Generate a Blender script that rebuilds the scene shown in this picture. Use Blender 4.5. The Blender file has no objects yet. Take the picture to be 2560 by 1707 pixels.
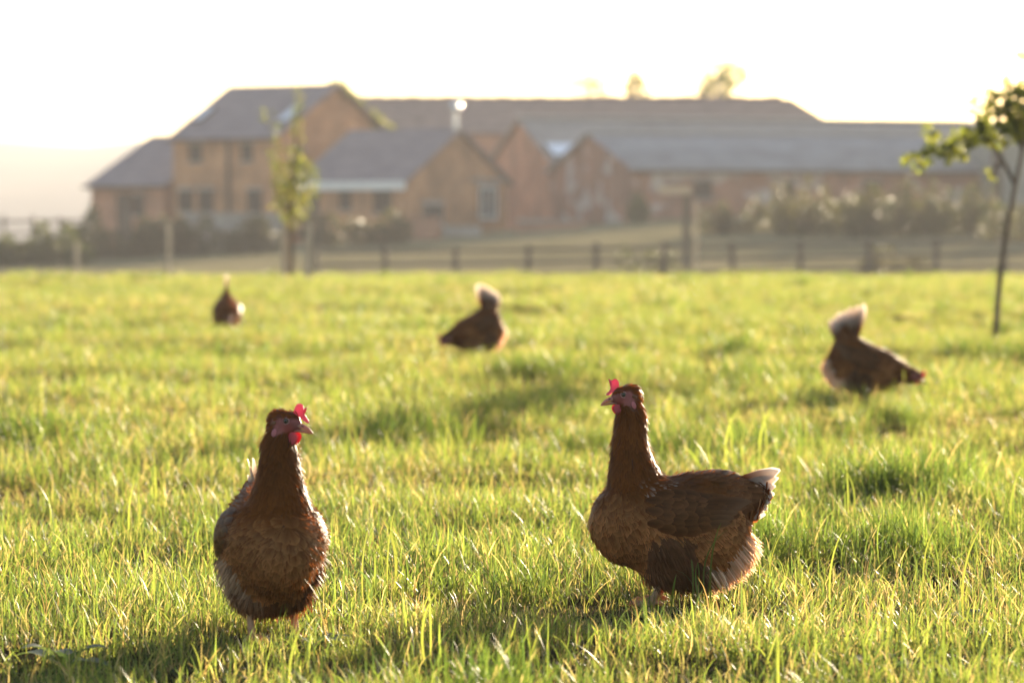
import bpy, math, random
import numpy as np
from mathutils import Vector, Matrix

random.seed(7)
RNG = np.random.default_rng(11)
R = math.radians
S = bpy.context.scene
COL = S.collection

# ------------------------------------------------------------------ camera
CAM_Z = 0.70
FPX = 8853.0            # focal length in photo pixels (photo is 2560 wide)
HORIZON = 550.0
SUN_AZ, SUN_EL = 23.0, 10.5     # degrees right of the view axis, above horizon

cam_d = bpy.data.cameras.new('camera')
cam = bpy.data.objects.new('camera', cam_d)
COL.objects.link(cam)
cam.location = (0, 0, CAM_Z)
cam.rotation_euler = (R(90) - math.atan((853.5 - HORIZON) / FPX), 0, 0)
cam_d.sensor_width = 36.0
cam_d.lens = 36.0 * FPX / 2560.0
cam_d.clip_start = 0.1
cam_d.clip_end = 6000.0
cam_d.dof.use_dof = True
cam_d.dof.focus_distance = 6.25
cam_d.dof.aperture_fstop = 6.0
S.camera = cam

# ------------------------------------------------------------------ world, sun, exposure
W = bpy.data.worlds.new('World'); S.world = W; W.use_nodes = True
nt = W.node_tree; nt.nodes.clear()
sky = nt.nodes.new('ShaderNodeTexSky'); sky.sky_type = 'NISHITA'; sky.sun_disc = False
sky.sun_elevation = R(SUN_EL); sky.sun_rotation = R(SUN_AZ)
sky.air_density = 1.0; sky.dust_density = 1.3; sky.ozone_density = 1.0
bg = nt.nodes.new('ShaderNodeBackground'); bg.inputs['Strength'].default_value = 0.07
wo = nt.nodes.new('ShaderNodeOutputWorld')
nt.links.new(sky.outputs[0], bg.inputs['Color']); nt.links.new(bg.outputs[0], wo.inputs['Surface'])

sun_d = bpy.data.lights.new('sun', 'SUN'); sun_d.energy = 5.0; sun_d.angle = R(0.53)
sun_d.color = (1.0, 0.82, 0.58)
sun = bpy.data.objects.new('sun', sun_d); COL.objects.link(sun)
sdir = Vector((math.sin(R(SUN_AZ)) * math.cos(R(SUN_EL)), math.cos(R(SUN_AZ)) * math.cos(R(SUN_EL)), math.sin(R(SUN_EL))))
sun.rotation_euler = sdir.to_track_quat('Z', 'Y').to_euler()
sun.location = sdir * 40

S.view_settings.view_transform = 'Standard'; S.view_settings.look = 'None'
S.view_settings.gamma = 1.0; S.view_settings.use_curve_mapping = False
S.view_settings.exposure = 2.18
S.render.engine = 'CYCLES'
cy = S.cycles
cy.use_denoising = True
try:
    cy.denoiser = 'OPENIMAGEDENOISE'; cy.denoising_input_passes = 'RGB_ALBEDO_NORMAL'; cy.denoising_prefilter = 'ACCURATE'
except Exception: pass
cy.max_bounces = 6; cy.diffuse_bounces = 3; cy.glossy_bounces = 2; cy.transmission_bounces = 4
cy.volume_bounces = 0; cy.transparent_max_bounces = 6
cy.sample_clamp_indirect = 4.0
cy.caustics_reflective = False; cy.caustics_refractive = False

# ------------------------------------------------------------------ helpers
def at(px, py, Y):
    """world point seen at photo pixel (px, py) at distance Y"""
    p = math.atan((853.5 - HORIZON) / FPX)
    dx, dv = (px - 1280.0) / FPX, (853.5 - py) / FPX
    d = Vector((dx, math.cos(p) + dv * math.sin(p), dv * math.cos(p) - math.sin(p)))
    return Vector((0, 0, CAM_Z)) + d * (Y / d.y)

def tag(o, label=None, cat=None, group=None, kind=None):
    if label: o['label'] = label
    if cat: o['category'] = cat
    if group: o['group'] = group
    if kind: o['kind'] = kind
    return o

def empty(name, loc=(0, 0, 0), rz=0.0):
    o = bpy.data.objects.new(name, None); COL.objects.link(o)
    o.location = loc; o.rotation_euler = (0, 0, rz); o.empty_display_size = 0.1
    return o

def np_mesh(name, V, F, mat=None, smooth=False, col=None):
    """V (n,3); F: list of arrays (m,3)/(m,4)"""
    me = bpy.data.meshes.new(name)
    V = np.asarray(V, dtype=np.float32)
    if isinstance(F, np.ndarray): F = [F]
    F = [np.asarray(f, dtype=np.int32) for f in F if len(f)]
    nl = sum(f.size for f in F); npol = sum(len(f) for f in F)
    me.vertices.add(len(V)); me.vertices.foreach_set('co', V.ravel())
    me.loops.add(nl); me.loops.foreach_set('vertex_index', np.concatenate([f.ravel() for f in F]))
    me.polygons.add(npol)
    tot = np.concatenate([np.full(len(f), f.shape[1], np.int32) for f in F])
    st = np.concatenate([[0], np.cumsum(tot)[:-1]]).astype(np.int32)
    me.polygons.foreach_set('loop_start', st)
    try: me.polygons.foreach_set('loop_total', tot)
    except Exception: pass
    if smooth: me.polygons.foreach_set('use_smooth', np.ones(npol, dtype=bool))
    if col is not None:
        a = me.color_attributes.new('Col', 'FLOAT_COLOR', 'POINT')
        c = np.ones((len(V), 4), np.float32); c[:, :3] = col
        a.data.foreach_set('color', c.ravel())
    me.update(calc_edges=True)
    me.validate()
    if mat: me.materials.append(mat)
    return me

def obj(name, me, parent=None, loc=None):
    o = bpy.data.objects.new(name, me); COL.objects.link(o)
    if parent: o.parent = parent
    if loc is not None: o.location = loc
    return o

class MB:
    def __init__(s): s.v = []; s.f = []
    def add(s, vs, fs):
        b = len(s.v); s.v += [tuple(v) for v in vs]; s.f += [tuple(i + b for i in f) for f in fs]; return s
    def box(s, c, d, rot=None):
        x, y, z = d[0] / 2, d[1] / 2, d[2] / 2
        vs = [Vector(p) for p in ((-x,-y,-z),(x,-y,-z),(x,y,-z),(-x,y,-z),(-x,-y,z),(x,-y,z),(x,y,z),(-x,y,z))]
        if rot is not None: vs = [rot @ v for v in vs]
        c = Vector(c)
        return s.add([v + c for v in vs], [(0,3,2,1),(4,5,6,7),(0,1,5,4),(1,2,6,5),(2,3,7,6),(3,0,4,7)])
    def tube(s, pts, rad, n=8, cap=True):
        pts = [Vector(p) for p in pts]
        rings = []; up = Vector((0.31, 0.17, 0.93))
        for i, p in enumerate(pts):
            t = (pts[min(i + 1, len(pts) - 1)] - pts[max(i - 1, 0)]).normalized()
            a = t.cross(up)
            if a.length < 1e-3: a = t.cross(Vector((1, 0, 0)))
            a.normalize(); b = t.cross(a)
            r = rad[i] if hasattr(rad, '__len__') else rad
            rings.append([p + (a * math.cos(2 * math.pi * k / n) + b * math.sin(2 * math.pi * k / n)) * r for k in range(n)])
        vs = [v for q in rings for v in q]; fs = []
        for i in range(len(rings) - 1):
            for k in range(n):
                fs.append((i * n + k, i * n + (k + 1) % n, (i + 1) * n + (k + 1) % n, (i + 1) * n + k))
        if cap:
            fs.append(tuple(range(n))[::-1]); fs.append(tuple((len(rings) - 1) * n + k for k in range(n)))
        return s.add(vs, fs)
    def build(s, name, mat, parent=None, loc=None, smooth=False):
        me = bpy.data.meshes.new(name); me.from_pydata(s.v, [], s.f); me.validate(); me.update()
        if smooth: me.polygons.foreach_set('use_smooth', [True] * len(me.polygons))
        me.materials.append(mat)
        return obj(name, me, parent, loc)

def vnoise(x, y, seed=0):
    """smooth 2-d value noise in 0..1 (numpy)"""
    x = np.asarray(x, float); y = np.asarray(y, float)
    xi = np.floor(x).astype(np.int64); yi = np.floor(y).astype(np.int64)
    fx = x - xi; fy = y - yi
    fx = fx * fx * (3 - 2 * fx); fy = fy * fy * (3 - 2 * fy)
    def h(a, b):
        n = (a * 374761393 + b * 668265263 + seed * 1442695041) & 0xffffffff
        n = ((n ^ (n >> 13)) * 1274126177) & 0xffffffff
        return ((n ^ (n >> 16)) & 0xffff) / 65535.0
    return (h(xi, yi) * (1 - fx) + h(xi + 1, yi) * fx) * (1 - fy) + (h(xi, yi + 1) * (1 - fx) + h(xi + 1, yi + 1) * fx) * fy

def sstep(a, b, x):
    t = np.clip((np.asarray(x, float) - a) / (b - a), 0, 1); return t * t * (3 - 2 * t)

# ------------------------------------------------------------------ materials
def newmat(name):
    m = bpy.data.materials.new(name); m.use_nodes = True
    n = m.node_tree.nodes; n.clear()
    out = n.new('ShaderNodeOutputMaterial')
    return m, n, m.node_tree.links, out

def noisy(name, cols, scale=5.0, rough=0.8, bump=0.0, detail=6.0, spec=0.3, bscale=None, stops=None, coord='Object', stretch=None):
    m, n, l, out = newmat(name)
    tc = n.new('ShaderNodeTexCoord'); nz = n.new('ShaderNodeTexNoise'); rp = n.new('ShaderNodeValToRGB')
    src = tc.outputs[coord]
    if stretch:
        mp = n.new('ShaderNodeMapping'); mp.inputs['Scale'].default_value = stretch
        l.new(src, mp.inputs['Vector']); src = mp.outputs[0]
    l.new(src, nz.inputs['Vector'])
    nz.inputs['Scale'].default_value = scale; nz.inputs['Detail'].default_value = detail; nz.inputs['Roughness'].default_value = 0.65
    e = rp.color_ramp.elements
    k = len(cols); ps = stops or [0.3 + 0.4 * i / max(1, k - 1) for i in range(k)]
    while len(e) < k: e.new(0.5)
    for i in range(k): e[i].position = ps[i]; e[i].color = (*cols[i], 1)
    l.new(nz.outputs['Fac'], rp.inputs[0])
    b = n.new('ShaderNodeBsdfPrincipled'); b.inputs['Roughness'].default_value = rough
    b.inputs['Specular IOR Level'].default_value = spec
    l.new(rp.outputs[0], b.inputs['Base Color'])
    if bump:
        nb = n.new('ShaderNodeTexNoise'); nb.inputs['Scale'].default_value = bscale or scale * 4; nb.inputs['Detail'].default_value = 4
        l.new(src, nb.inputs['Vector'])
        bp = n.new('ShaderNodeBump'); bp.inputs['Strength'].default_value = bump
        l.new(nb.outputs['Fac'], bp.inputs['Height']); l.new(bp.outputs[0], b.inputs['Normal'])
    l.new(b.outputs[0], out.inputs[0])
    return m

def leafy(name, transl=0.5, rough=0.45, spec=0.4, tint=(1, 1, 1), tboost=(1.0, 1.0, 1.0), instvar=False):
    """thin two-sided matter coloured by the Col attribute: diffuse + gloss, mixed with transmitted light"""
    m, n, l, out = newmat(name)
    at_ = n.new('ShaderNodeAttribute'); at_.attribute_name = 'Col'
    src = at_.outputs['Color']
    if instvar:
        iv = n.new('ShaderNodeAttribute'); iv.attribute_type = 'INSTANCER'; iv.attribute_name = 'tint'
        mx = n.new('ShaderNodeMix'); mx.data_type = 'RGBA'; mx.blend_type = 'MULTIPLY'; mx.inputs['Factor'].default_value = 1.0
        l.new(src, mx.inputs[6]); l.new(iv.outputs['Color'], mx.inputs[7]); src = mx.outputs[2]
    b = n.new('ShaderNodeBsdfPrincipled'); b.inputs['Roughness'].default_value = rough
    b.inputs['Specular IOR Level'].default_value = spec
    l.new(src, b.inputs['Base Color'])
    tr = n.new('ShaderNodeBsdfTranslucent')
    mt = n.new('ShaderNodeMix'); mt.data_type = 'RGBA'; mt.blend_type = 'MULTIPLY'; mt.inputs['Factor'].default_value = 1.0
    mt.clamp_result = False
    l.new(src, mt.inputs[6]); mt.inputs[7].default_value = (*tboost, 1)
    l.new(mt.outputs[2], tr.inputs['Color'])
    ms = n.new('ShaderNodeMixShader'); ms.inputs[0].default_value = transl
    l.new(b.outputs[0], ms.inputs[1]); l.new(tr.outputs[0], ms.inputs[2]); l.new(ms.outputs[0], out.inputs[0])
    return m

def brick_mat(name, c1, c2, mortar, stain=None):
    m, n, l, out = newmat(name)
    tc = n.new('ShaderNodeTexCoord')
    # run brick courses along the wall whichever way it faces: u = x + y, v = z
    sp = n.new('ShaderNodeSeparateXYZ'); l.new(tc.outputs['Object'], sp.inputs[0])
    ad = n.new('ShaderNodeMath'); ad.operation = 'ADD'; l.new(sp.outputs[0], ad.inputs[0]); l.new(sp.outputs[1], ad.inputs[1])
    cb = n.new('ShaderNodeCombineXYZ'); l.new(ad.outputs[0], cb.inputs[0]); l.new(sp.outputs[2], cb.inputs[1])
    br = n.new('ShaderNodeTexBrick'); l.new(cb.outputs[0], br.inputs['Vector'])
    br.inputs['Scale'].default_value = 1.0; br.inputs['Brick Width'].default_value = 0.23; br.inputs['Row Height'].default_value = 0.075
    br.inputs['Mortar Size'].default_value = 0.006
    br.inputs['Color1'].default_value = (*c1, 1); br.inputs['Color2'].default_value = (*c2, 1); br.inputs['Mortar'].default_value = (*mortar, 1)
    nz = n.new('ShaderNodeTexNoise'); nz.inputs['Scale'].default_value = 0.8; nz.inputs['Detail'].default_value = 7; l.new(tc.outputs['Object'], nz.inputs['Vector'])
    rp = n.new('ShaderNodeValToRGB'); rp.color_ramp.elements[0].position = 0.35; rp.color_ramp.elements[0].color = (0.6, 0.6, 0.6, 1)
    rp.color_ramp.elements[1].position = 0.7; rp.color_ramp.elements[1].color = (1.15, 1.1, 1.05, 1)
    l.new(nz.outputs['Fac'], rp.inputs[0])
    mx = n.new('ShaderNodeMix'); mx.data_type = 'RGBA'; mx.blend_type = 'MULTIPLY'; mx.inputs['Factor'].default_value = 1
    l.new(br.outputs['Color'], mx.inputs[6]); l.new(rp.outputs[0], mx.inputs[7])
    src = mx.outputs[2]
    if stain:
        n2 = n.new('ShaderNodeTexNoise'); n2.inputs['Scale'].default_value = 0.55; n2.inputs['Detail'].default_value = 5
        mp = n.new('ShaderNodeMapping'); mp.inputs['Scale'].default_value = (1, 1, 1.8); l.new(tc.outputs['Object'], mp.inputs[0]); l.new(mp.outputs[0], n2.inputs['Vector'])
        r2 = n.new('ShaderNodeValToRGB'); r2.color_ramp.elements[0].position = 0.53; r2.color_ramp.elements[0].color = (0,0,0,1)
        r2.color_ramp.elements[1].position = 0.62; r2.color_ramp.elements[1].color = (0.75,0.75,0.75,1); l.new(n2.outputs['Fac'], r2.inputs[0])
        m2 = n.new('ShaderNodeMix'); m2.data_type = 'RGBA'; l.new(r2.outputs[0], m2.inputs['Factor']); l.new(src, m2.inputs[6]); m2.inputs[7].default_value = (*stain, 1)
        src = m2.outputs[2]
    b = n.new('ShaderNodeBsdfPrincipled'); b.inputs['Roughness'].default_value = 0.9; b.inputs['Specular IOR Level'].default_value = 0.2
    l.new(src, b.inputs['Base Color']); l.new(b.outputs[0], out.inputs[0])
    return m

def plain(name, c, rough=0.5, spec=0.4, metal=0.0):
    return noisy(name, [tuple(x * 0.85 for x in c), tuple(min(1, x * 1.12) for x in c)], scale=6, rough=rough, spec=spec) if metal == 0 else metalmat(name, c, rough)

def metalmat(name, c, rough):
    m = noisy(name, [tuple(x * 0.85 for x in c), c], scale=6, rough=rough)
    for nd in m.node_tree.nodes:
        if nd.type == 'BSDF_PRINCIPLED': nd.inputs['Metallic'].default_value = 0.8
    return m

M = {}
M['soil'] = noisy('soil', [(0.035, 0.026, 0.014), (0.075, 0.06, 0.03), (0.13, 0.11, 0.05)], scale=9, bump=0.6, bscale=60)
M['hillside'] = noisy('hillside', [(0.06, 0.07, 0.065), (0.09, 0.095, 0.085), (0.14, 0.135, 0.11)], scale=0.02)
M['brick_warm'] = brick_mat('brick_warm', (0.47, 0.225, 0.105), (0.57, 0.30, 0.155), (0.46, 0.35, 0.25))
M['brick_red'] = brick_mat('brick_red', (0.45, 0.205, 0.12), (0.54, 0.275, 0.17), (0.44, 0.34, 0.27))
M['brick_patched'] = brick_mat('brick_patched', (0.36, 0.16, 0.10), (0.45, 0.22, 0.14), (0.40, 0.33, 0.28), stain=(0.62, 0.56, 0.52))
M['slate'] = noisy('slate', [(0.14, 0.11, 0.118), (0.21, 0.168, 0.17), (0.29, 0.22, 0.212)], scale=1.3, rough=0.55, bump=0.3, bscale=14, stretch=(1, 1, 2.5))
M['tile'] = noisy('clay_tile', [(0.15, 0.10, 0.08), (0.24, 0.16, 0.13), (0.32, 0.20, 0.15)], scale=1.6, rough=0.7, bump=0.3, bscale=12)
M['sheet'] = noisy('fibre_cement_sheet', [(0.24, 0.22, 0.22), (0.31, 0.29, 0.29), (0.37, 0.35, 0.35)], scale=0.7, rough=0.6)
M['sheet_old'] = noisy('old_sheet', [(0.23, 0.20, 0.18), (0.29, 0.255, 0.23), (0.34, 0.30, 0.27)], scale=0.7, rough=0.7)
M['capping'] = noisy('ridge_capping', [(0.45, 0.42, 0.40), (0.55, 0.51, 0.48)], scale=2, rough=0.6)
M['sheet_wall'] = noisy('grey_sheet_wall', [(0.22, 0.22, 0.19), (0.30, 0.29, 0.25)], scale=0.8, rough=0.6)
M['white'] = plain('white_paint', (0.78, 0.76, 0.73), 0.5)
M['pane'] = plain('window_glass', (0.03, 0.028, 0.026), 0.35, 0.15)
M['frame_dark'] = plain('dark_timber', (0.07, 0.05, 0.035), 0.7)
M['skylight'] = plain('skylight_glass', (0.70, 0.74, 0.80), 0.15, 0.8)
M['timber'] = noisy('weathered_timber', [(0.09, 0.07, 0.05), (0.17, 0.135, 0.10), (0.25, 0.20, 0.15)], scale=4, rough=0.85, stretch=(6, 6, 1), bump=0.3)
M['timber_pale'] = noisy('pale_timber', [(0.48, 0.36, 0.24), (0.62, 0.48, 0.34)], scale=4, rough=0.8, stretch=(6, 6, 1))
M['stake'] = noisy('grey_timber', [(0.22, 0.18, 0.12), (0.32, 0.26, 0.18)], scale=4, rough=0.85, stretch=(6, 6, 1))
M['bark'] = noisy('bark', [(0.07, 0.05, 0.035), (0.14, 0.10, 0.07), (0.22, 0.16, 0.11)], scale=12, rough=0.9, bump=0.5, stretch=(3, 3, 1))
M['stone'] = noisy('grey_stone', [(0.22, 0.19, 0.17), (0.32, 0.28, 0.25), (0.42, 0.37, 0.33)], scale=2.5, rough=0.9, bump=0.4)
M['metal'] = metalmat('zinc', (0.80, 0.80, 0.82), 0.25)
M['leaf'] = leafy('leaf', 0.55, tboost=(2.1, 2.0, 0.9))
M['leaf_dull'] = leafy('leaf_dull', 0.30, tboost=(1.5, 1.4, 0.8))
M['grass'] = leafy('grass_blade', 0.55, rough=0.45, spec=0.20, tboost=(2.1, 2.15, 1.1), instvar=True)
M['plumage'] = leafy('plumage', 0.34, rough=0.45, spec=0.10, tboost=(2.9, 2.0, 1.3))
M['tail'] = leafy('tail_plumage', 0.40, rough=0.5, spec=0.2, tboost=(1.25, 1.12, 1.0))
M['skin'] = leafy('hen_skin', 0.35, rough=0.45, spec=0.4, tboost=(1.5, 0.7, 0.6))

# ------------------------------------------------------------------ terrain
def terrain(x, y):
    x = np.asarray(x, float); y = np.asarray(y, float)
    near = 1 - sstep(48, 60, y)
    z = near * (0.05 * (vnoise(x / 1.5 + 3.1, y / 1.3 + 7.7, 1) - 0.5) + 0.035 * (vnoise(x / 0.55, y / 0.5, 2) - 0.5))
    drop = sstep(38, 90, y) * -1.20
    zb = np.interp(x, [-60, -30, -15, -3, 6.5, 20, 60], [-1.0, -0.8, -0.6, 0.0, 0.75, 1.05, 1.3])
    rise = sstep(98, 150, y)
    z = z + drop * (1 - rise) + zb * rise * (1 - sstep(230, 420, y)) - 6.0 * sstep(230, 420, y)
    tilt = np.interp(x, [-20, 0, 10, 20], [-0.25, 0, 0.18, 0.35]) * sstep(60, 95, y) * (1 - rise)
    return z + tilt

def tz(x, y): return float(terrain(x, y))

def stations(vals):
    return np.array(sorted(set(np.round(np.concatenate(vals), 4))))
xs = stations([np.arange(-9, 9.01, 0.25), np.arange(-40, 40.1, 2.0), np.arange(-200, 201, 20.0), np.arange(-3000, 3001, 300.0)])
ys = stations([np.arange(-6, 3, 1.0), np.arange(3, 60, 0.25), np.arange(60, 240, 3.0), np.arange(240, 700, 20.0), np.arange(700, 4001, 300.0)])
gx, gy = np.meshgrid(xs, ys, indexing='ij')
gv = np.stack([gx, gy, terrain(gx, gy)], -1).reshape(-1, 3)
ii = np.arange(len(xs) * len(ys)).reshape(len(xs), len(ys))
gf = np.stack([ii[:-1, :-1], ii[1:, :-1], ii[1:, 1:], ii[:-1, 1:]], -1).reshape(-1, 4)
def ground_mat():
    m, n, l, out = newmat('field_ground')
    tc = n.new('ShaderNodeTexCoord'); sp = n.new('ShaderNodeSeparateXYZ'); l.new(tc.outputs['Object'], sp.inputs[0])
    mr = n.new('ShaderNodeMapRange'); mr.inputs['From Min'].default_value = 50; mr.inputs['From Max'].default_value = 62; l.new(sp.outputs[1], mr.inputs[0])
    n1 = n.new('ShaderNodeTexNoise'); n1.inputs['Scale'].default_value = 7; n1.inputs['Detail'].default_value = 7; l.new(tc.outputs['Object'], n1.inputs['Vector'])
    r1 = n.new('ShaderNodeValToRGB'); r1.color_ramp.elements[0].position = .3; r1.color_ramp.elements[0].color = (0.016, 0.013, 0.008, 1)
    r1.color_ramp.elements[1].position = .7; r1.color_ramp.elements[1].color = (0.060, 0.048, 0.025, 1); l.new(n1.outputs['Fac'], r1.inputs[0])
    n2 = n.new('ShaderNodeTexNoise'); n2.inputs['Scale'].default_value = 0.25; n2.inputs['Detail'].default_value = 8; n2.inputs['Roughness'].default_value = .7; l.new(tc.outputs['Object'], n2.inputs['Vector'])
    r2 = n.new('ShaderNodeValToRGB'); r2.color_ramp.elements[0].position = .3; r2.color_ramp.elements[0].color = (0.14, 0.125, 0.065, 1)
    r2.color_ramp.elements[1].position = .7; r2.color_ramp.elements[1].color = (0.29, 0.245, 0.14, 1); l.new(n2.outputs['Fac'], r2.inputs[0])
    mx = n.new('ShaderNodeMix'); mx.data_type = 'RGBA'; l.new(mr.outputs[0], mx.inputs['Factor']); l.new(r1.outputs[0], mx.inputs[6]); l.new(r2.outputs[0], mx.inputs[7])
    b = n.new('ShaderNodeBsdfPrincipled'); b.inputs['Roughness'].default_value = 0.95; b.inputs['Specular IOR Level'].default_value = 0.0
    bp = n.new('ShaderNodeBump'); bp.inputs['Strength'].default_value = .5; bp.inputs['Distance'].default_value = .03; l.new(n1.outputs['Fac'], bp.inputs['Height']); l.new(bp.outputs[0], b.inputs['Normal'])
    l.new(mx.outputs[2], b.inputs['Base Color']); l.new(b.outputs[0], out.inputs[0])
    return m
tag(obj('ground', np_mesh('ground', gv, gf, ground_mat(), smooth=True)), kind='structure')

# far hill, fading in the haze
hx = np.linspace(-420, 420, 85); hy = np.linspace(430, 800, 30)
HX, HY = np.meshgrid(hx, hy, indexing='ij')
prof = np.interp(HX, [-420, -110, -60, -30, 0, 60, 420], [13, 12.6, 12.4, 11.4, 10.5, 9, 10])
HZ = -8 + (prof + 8) * np.sin(np.clip((HY - 430) / 370, 0, 1) * math.pi) ** 0.8 + (1.2 * vnoise(HX / 14, HY / 40, 5) + 1.6 * vnoise(HX / 5, HY / 60, 6)) * np.sin((HY - 430) / 370 * math.pi)
hi = np.arange(HX.size).reshape(HX.shape)
hf = np.stack([hi[:-1, :-1], hi[1:, :-1], hi[1:, 1:], hi[:-1, 1:]], -1).reshape(-1, 4)
tag(obj('hill', np_mesh('hill', np.stack([HX * 1.8, HY * 1.8, np.maximum(HZ * 1.8, -9)], -1).reshape(-1, 3), hf, M['hillside'], smooth=True)), kind='structure')

# the air: one even box of haze round everything
def haze():
    m, n, l, out = newmat('haze_air')
    v = n.new('ShaderNodeVolumePrincipled'); v.inputs['Color'].default_value = (0.91, 0.90, 0.95, 1)
    v.inputs['Density'].default_value = HAZE; v.inputs['Anisotropy'].default_value = 0.1
    l.new(v.outputs[0], out.inputs['Volume'])
    b = MB().box((0, 500, 17.5), (7000, 8000, 61)); o = b.build('haze', m); tag(o, kind='stuff')
HAZE = 0.00052
haze()

# ------------------------------------------------------------------ buildings
def frame2(P, a):
    """plan frame: e = along the eave, g = into the depth"""
    e = Vector((math.cos(a), -math.sin(a), 0)); g = Vector((math.sin(a), math.cos(a), 0))
    return e, g

class House:
    """gabled building; local x runs along the ridge (0..L), local y into the depth (0..D), local z up, origin at the near eave corner x=0"""
    def __init__(s, name, label, P, rz, L, D, eave, ridge, base, wall, roof, over=0.25, hip_right=0.0, corrugated=False):
        s.root = empty(name, (P[0], P[1], 0), rz); tag(s.root, label, 'building', 'farm buildings behind the field')
        s.L, s.D, s.eave, s.ridge, s.base = L, D, eave, ridge, base
        b = base - 1.6
        v = [(0,0,b),(L,0,b),(L,D,b),(0,D,b),(0,0,eave),(L,0,eave),(L,D,eave),(0,D,eave),(0,D/2,ridge),(L-hip_right,D/2,ridge)]
        w = MB().add(v, [(0,1,5,4),(1,2,6,9,5) if not hip_right else (1,2,6,5),(2,3,7,6),(3,0,4,8,7)])
        s.wall = w.build('wall', wall, s.root)
        th = 0.10
        sl = (ridge - eave) / (D / 2)
        for side in (0, 1):
            y0, y1 = (-over, D / 2) if side == 0 else (D + over, D / 2)
            z0 = eave - over * sl + 0.05; z1 = ridge + 0.05
            xa0, xa1, xb0, xb1 = -over, L + over, -over, L + over - hip_right
            if corrugated and side == 0:
                n = int((L + 2 * over) / 0.076)
                X = np.linspace(-over, L + over, n + 1); off = 0.035 * np.cos(np.arange(n + 1) * math.pi / 2)
                A = np.stack([X, np.full(n + 1, y0), z0 + th + off], -1); B = np.stack([X, np.full(n + 1, y1), z1 + th + off], -1)
                C = np.stack([X, np.full(n + 1, y0), z0 + off], -1)
                V = np.concatenate([A, B, C]); k = np.arange(n)
                F = np.concatenate([np.stack([k, k + 1, n + 2 + k, n + 1 + k], -1), np.stack([2 * n + 2 + k, 2 * n + 3 + k, k + 1, k], -1)])
                me = np_mesh('roof', V, F, roof, smooth=True); ro = obj('roof', me, s.root)
            else:
                m = MB()
                top = [(xa0,y0,z0+th),(xa1,y0,z0+th),(xb1,y1,z1+th),(xb0,y1,z1+th)]
                bot = [(x,y,z-th) for x,y,z in top]
                m.add(top + bot, [(0,1,2,3),(7,6,5,4),(0,4,5,1),(1,5,6,2),(2,6,7,3),(3,7,4,0)])
                ro = m.build('roof', roof, s.root)
            if side == 0: s.roof = ro
        if hip_right:
            z0 = eave - over * sl + 0.05; z1 = ridge + 0.05
            MB().add([(L+over,-over,z0+th-.005),(L+over,D+over,z0+th-.005),(L+over-hip_right,D/2,z1+th-.005)], [(0,1,2)]).build('roof', roof, s.root)
        s.sl = sl
    def window(s, face, u, z, w, h, fm=None, bars=1, sill=True):
        """face 'front' (y=0), 'right' (x=L), 'left' (x=0): u along it"""
        q = s.root
        def pt(uu, off):
            if face == 'front': return (uu, -off)
            if face == 'right': return (s.L + off, uu)
            return (-off, uu)
        def bx(uu, zz, ww, hh, off0, off1):
            m = MB(); x, y = pt(uu, (off0 + off1) / 2); t = abs(off1 - off0)
            d = (ww, t, hh) if face == 'front' else (t, ww, hh)
            return m.box((x, y, zz), d)
        fm = fm or M['frame_dark']
        wi = bx(u, z, w, h, 0.005, 0.03).build('window', M['pane'], q)
        f = MB()
        for (du, dz, ww, hh) in ((-w/2+.035, 0, .07, h), (w/2-.035, 0, .07, h), (0, h/2-.035, w-.14, .07), (0, -h/2+.035, w-.14, .07)) + tuple(((i+1)*w/(bars+1)-w/2, 0, .05, h-.14) for i in range(bars)):
            b = bx(u + du, z + dz, ww, hh, 0.031, 0.075); f.add(b.v, b.f)
        f.build('frame', fm, wi)
        bx(u, z + h / 2 + 0.07, w + 0.3, 0.12, 0.004, 0.05).build('lintel', M['stone'], wi)
        if sill: bx(u, z - h / 2 - 0.045, w + 0.2, 0.08, 0.004, 0.12).build('sill', M['stone'], wi)
    def skylight(s, u, t, w, h):
        """on the front slope: t = 0 eave .. 1 ridge"""
        y = t * s.D / 2; z = s.eave + t * (s.ridge - s.eave) + 0.21
        ang = math.atan(s.sl)
        fr = MB().box((u, y, z), (w, h, 0.10), Matrix.Rotation(ang, 3, 'X')).build('skylight', M['frame_dark'], s.root)
        n = Vector((0, -math.sin(ang), math.cos(ang)))
        MB().box(Vector((u, y, z)) + n * 0.055, (w - .12, h - .12, 0.02), Matrix.Rotation(ang, 3, 'X')).build('pane', M['skylight'], fr)
    def gutter(s, mat, drop=0.0, h=0.10):
        MB().box((s.L / 2, -0.30, s.eave - 0.06 - drop), (s.L + 0.5, 0.12, h)).build('gutter', mat, s.root)

A = R(35)
# buildings of the A kind have the eave running right and towards us; origin is their left front corner
def A_house(name, label, px, Yp, Lpx, halfDpx, eave_py, ridge_py, base, wall, roof, **k):
    """px, Yp: the near right-hand corner"""
    ppm = FPX / Yp
    L = Lpx / ppm / math.cos(A); D = 2 * halfDpx / ppm / math.sin(A)
    e, g = frame2(None, A)
    Pc = Vector(((px - 1280) / ppm, Yp, 0)); P0 = Pc - e * L
    ez = CAM_Z + (HORIZON - eave_py) / ppm
    rz_ = CAM_Z + (HORIZON - ridge_py) / (FPX / (Yp + D / 2 * math.cos(A)))
    return House(name, label, P0, -A, L, D, ez, rz_, base, wall, roof, **k)

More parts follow.
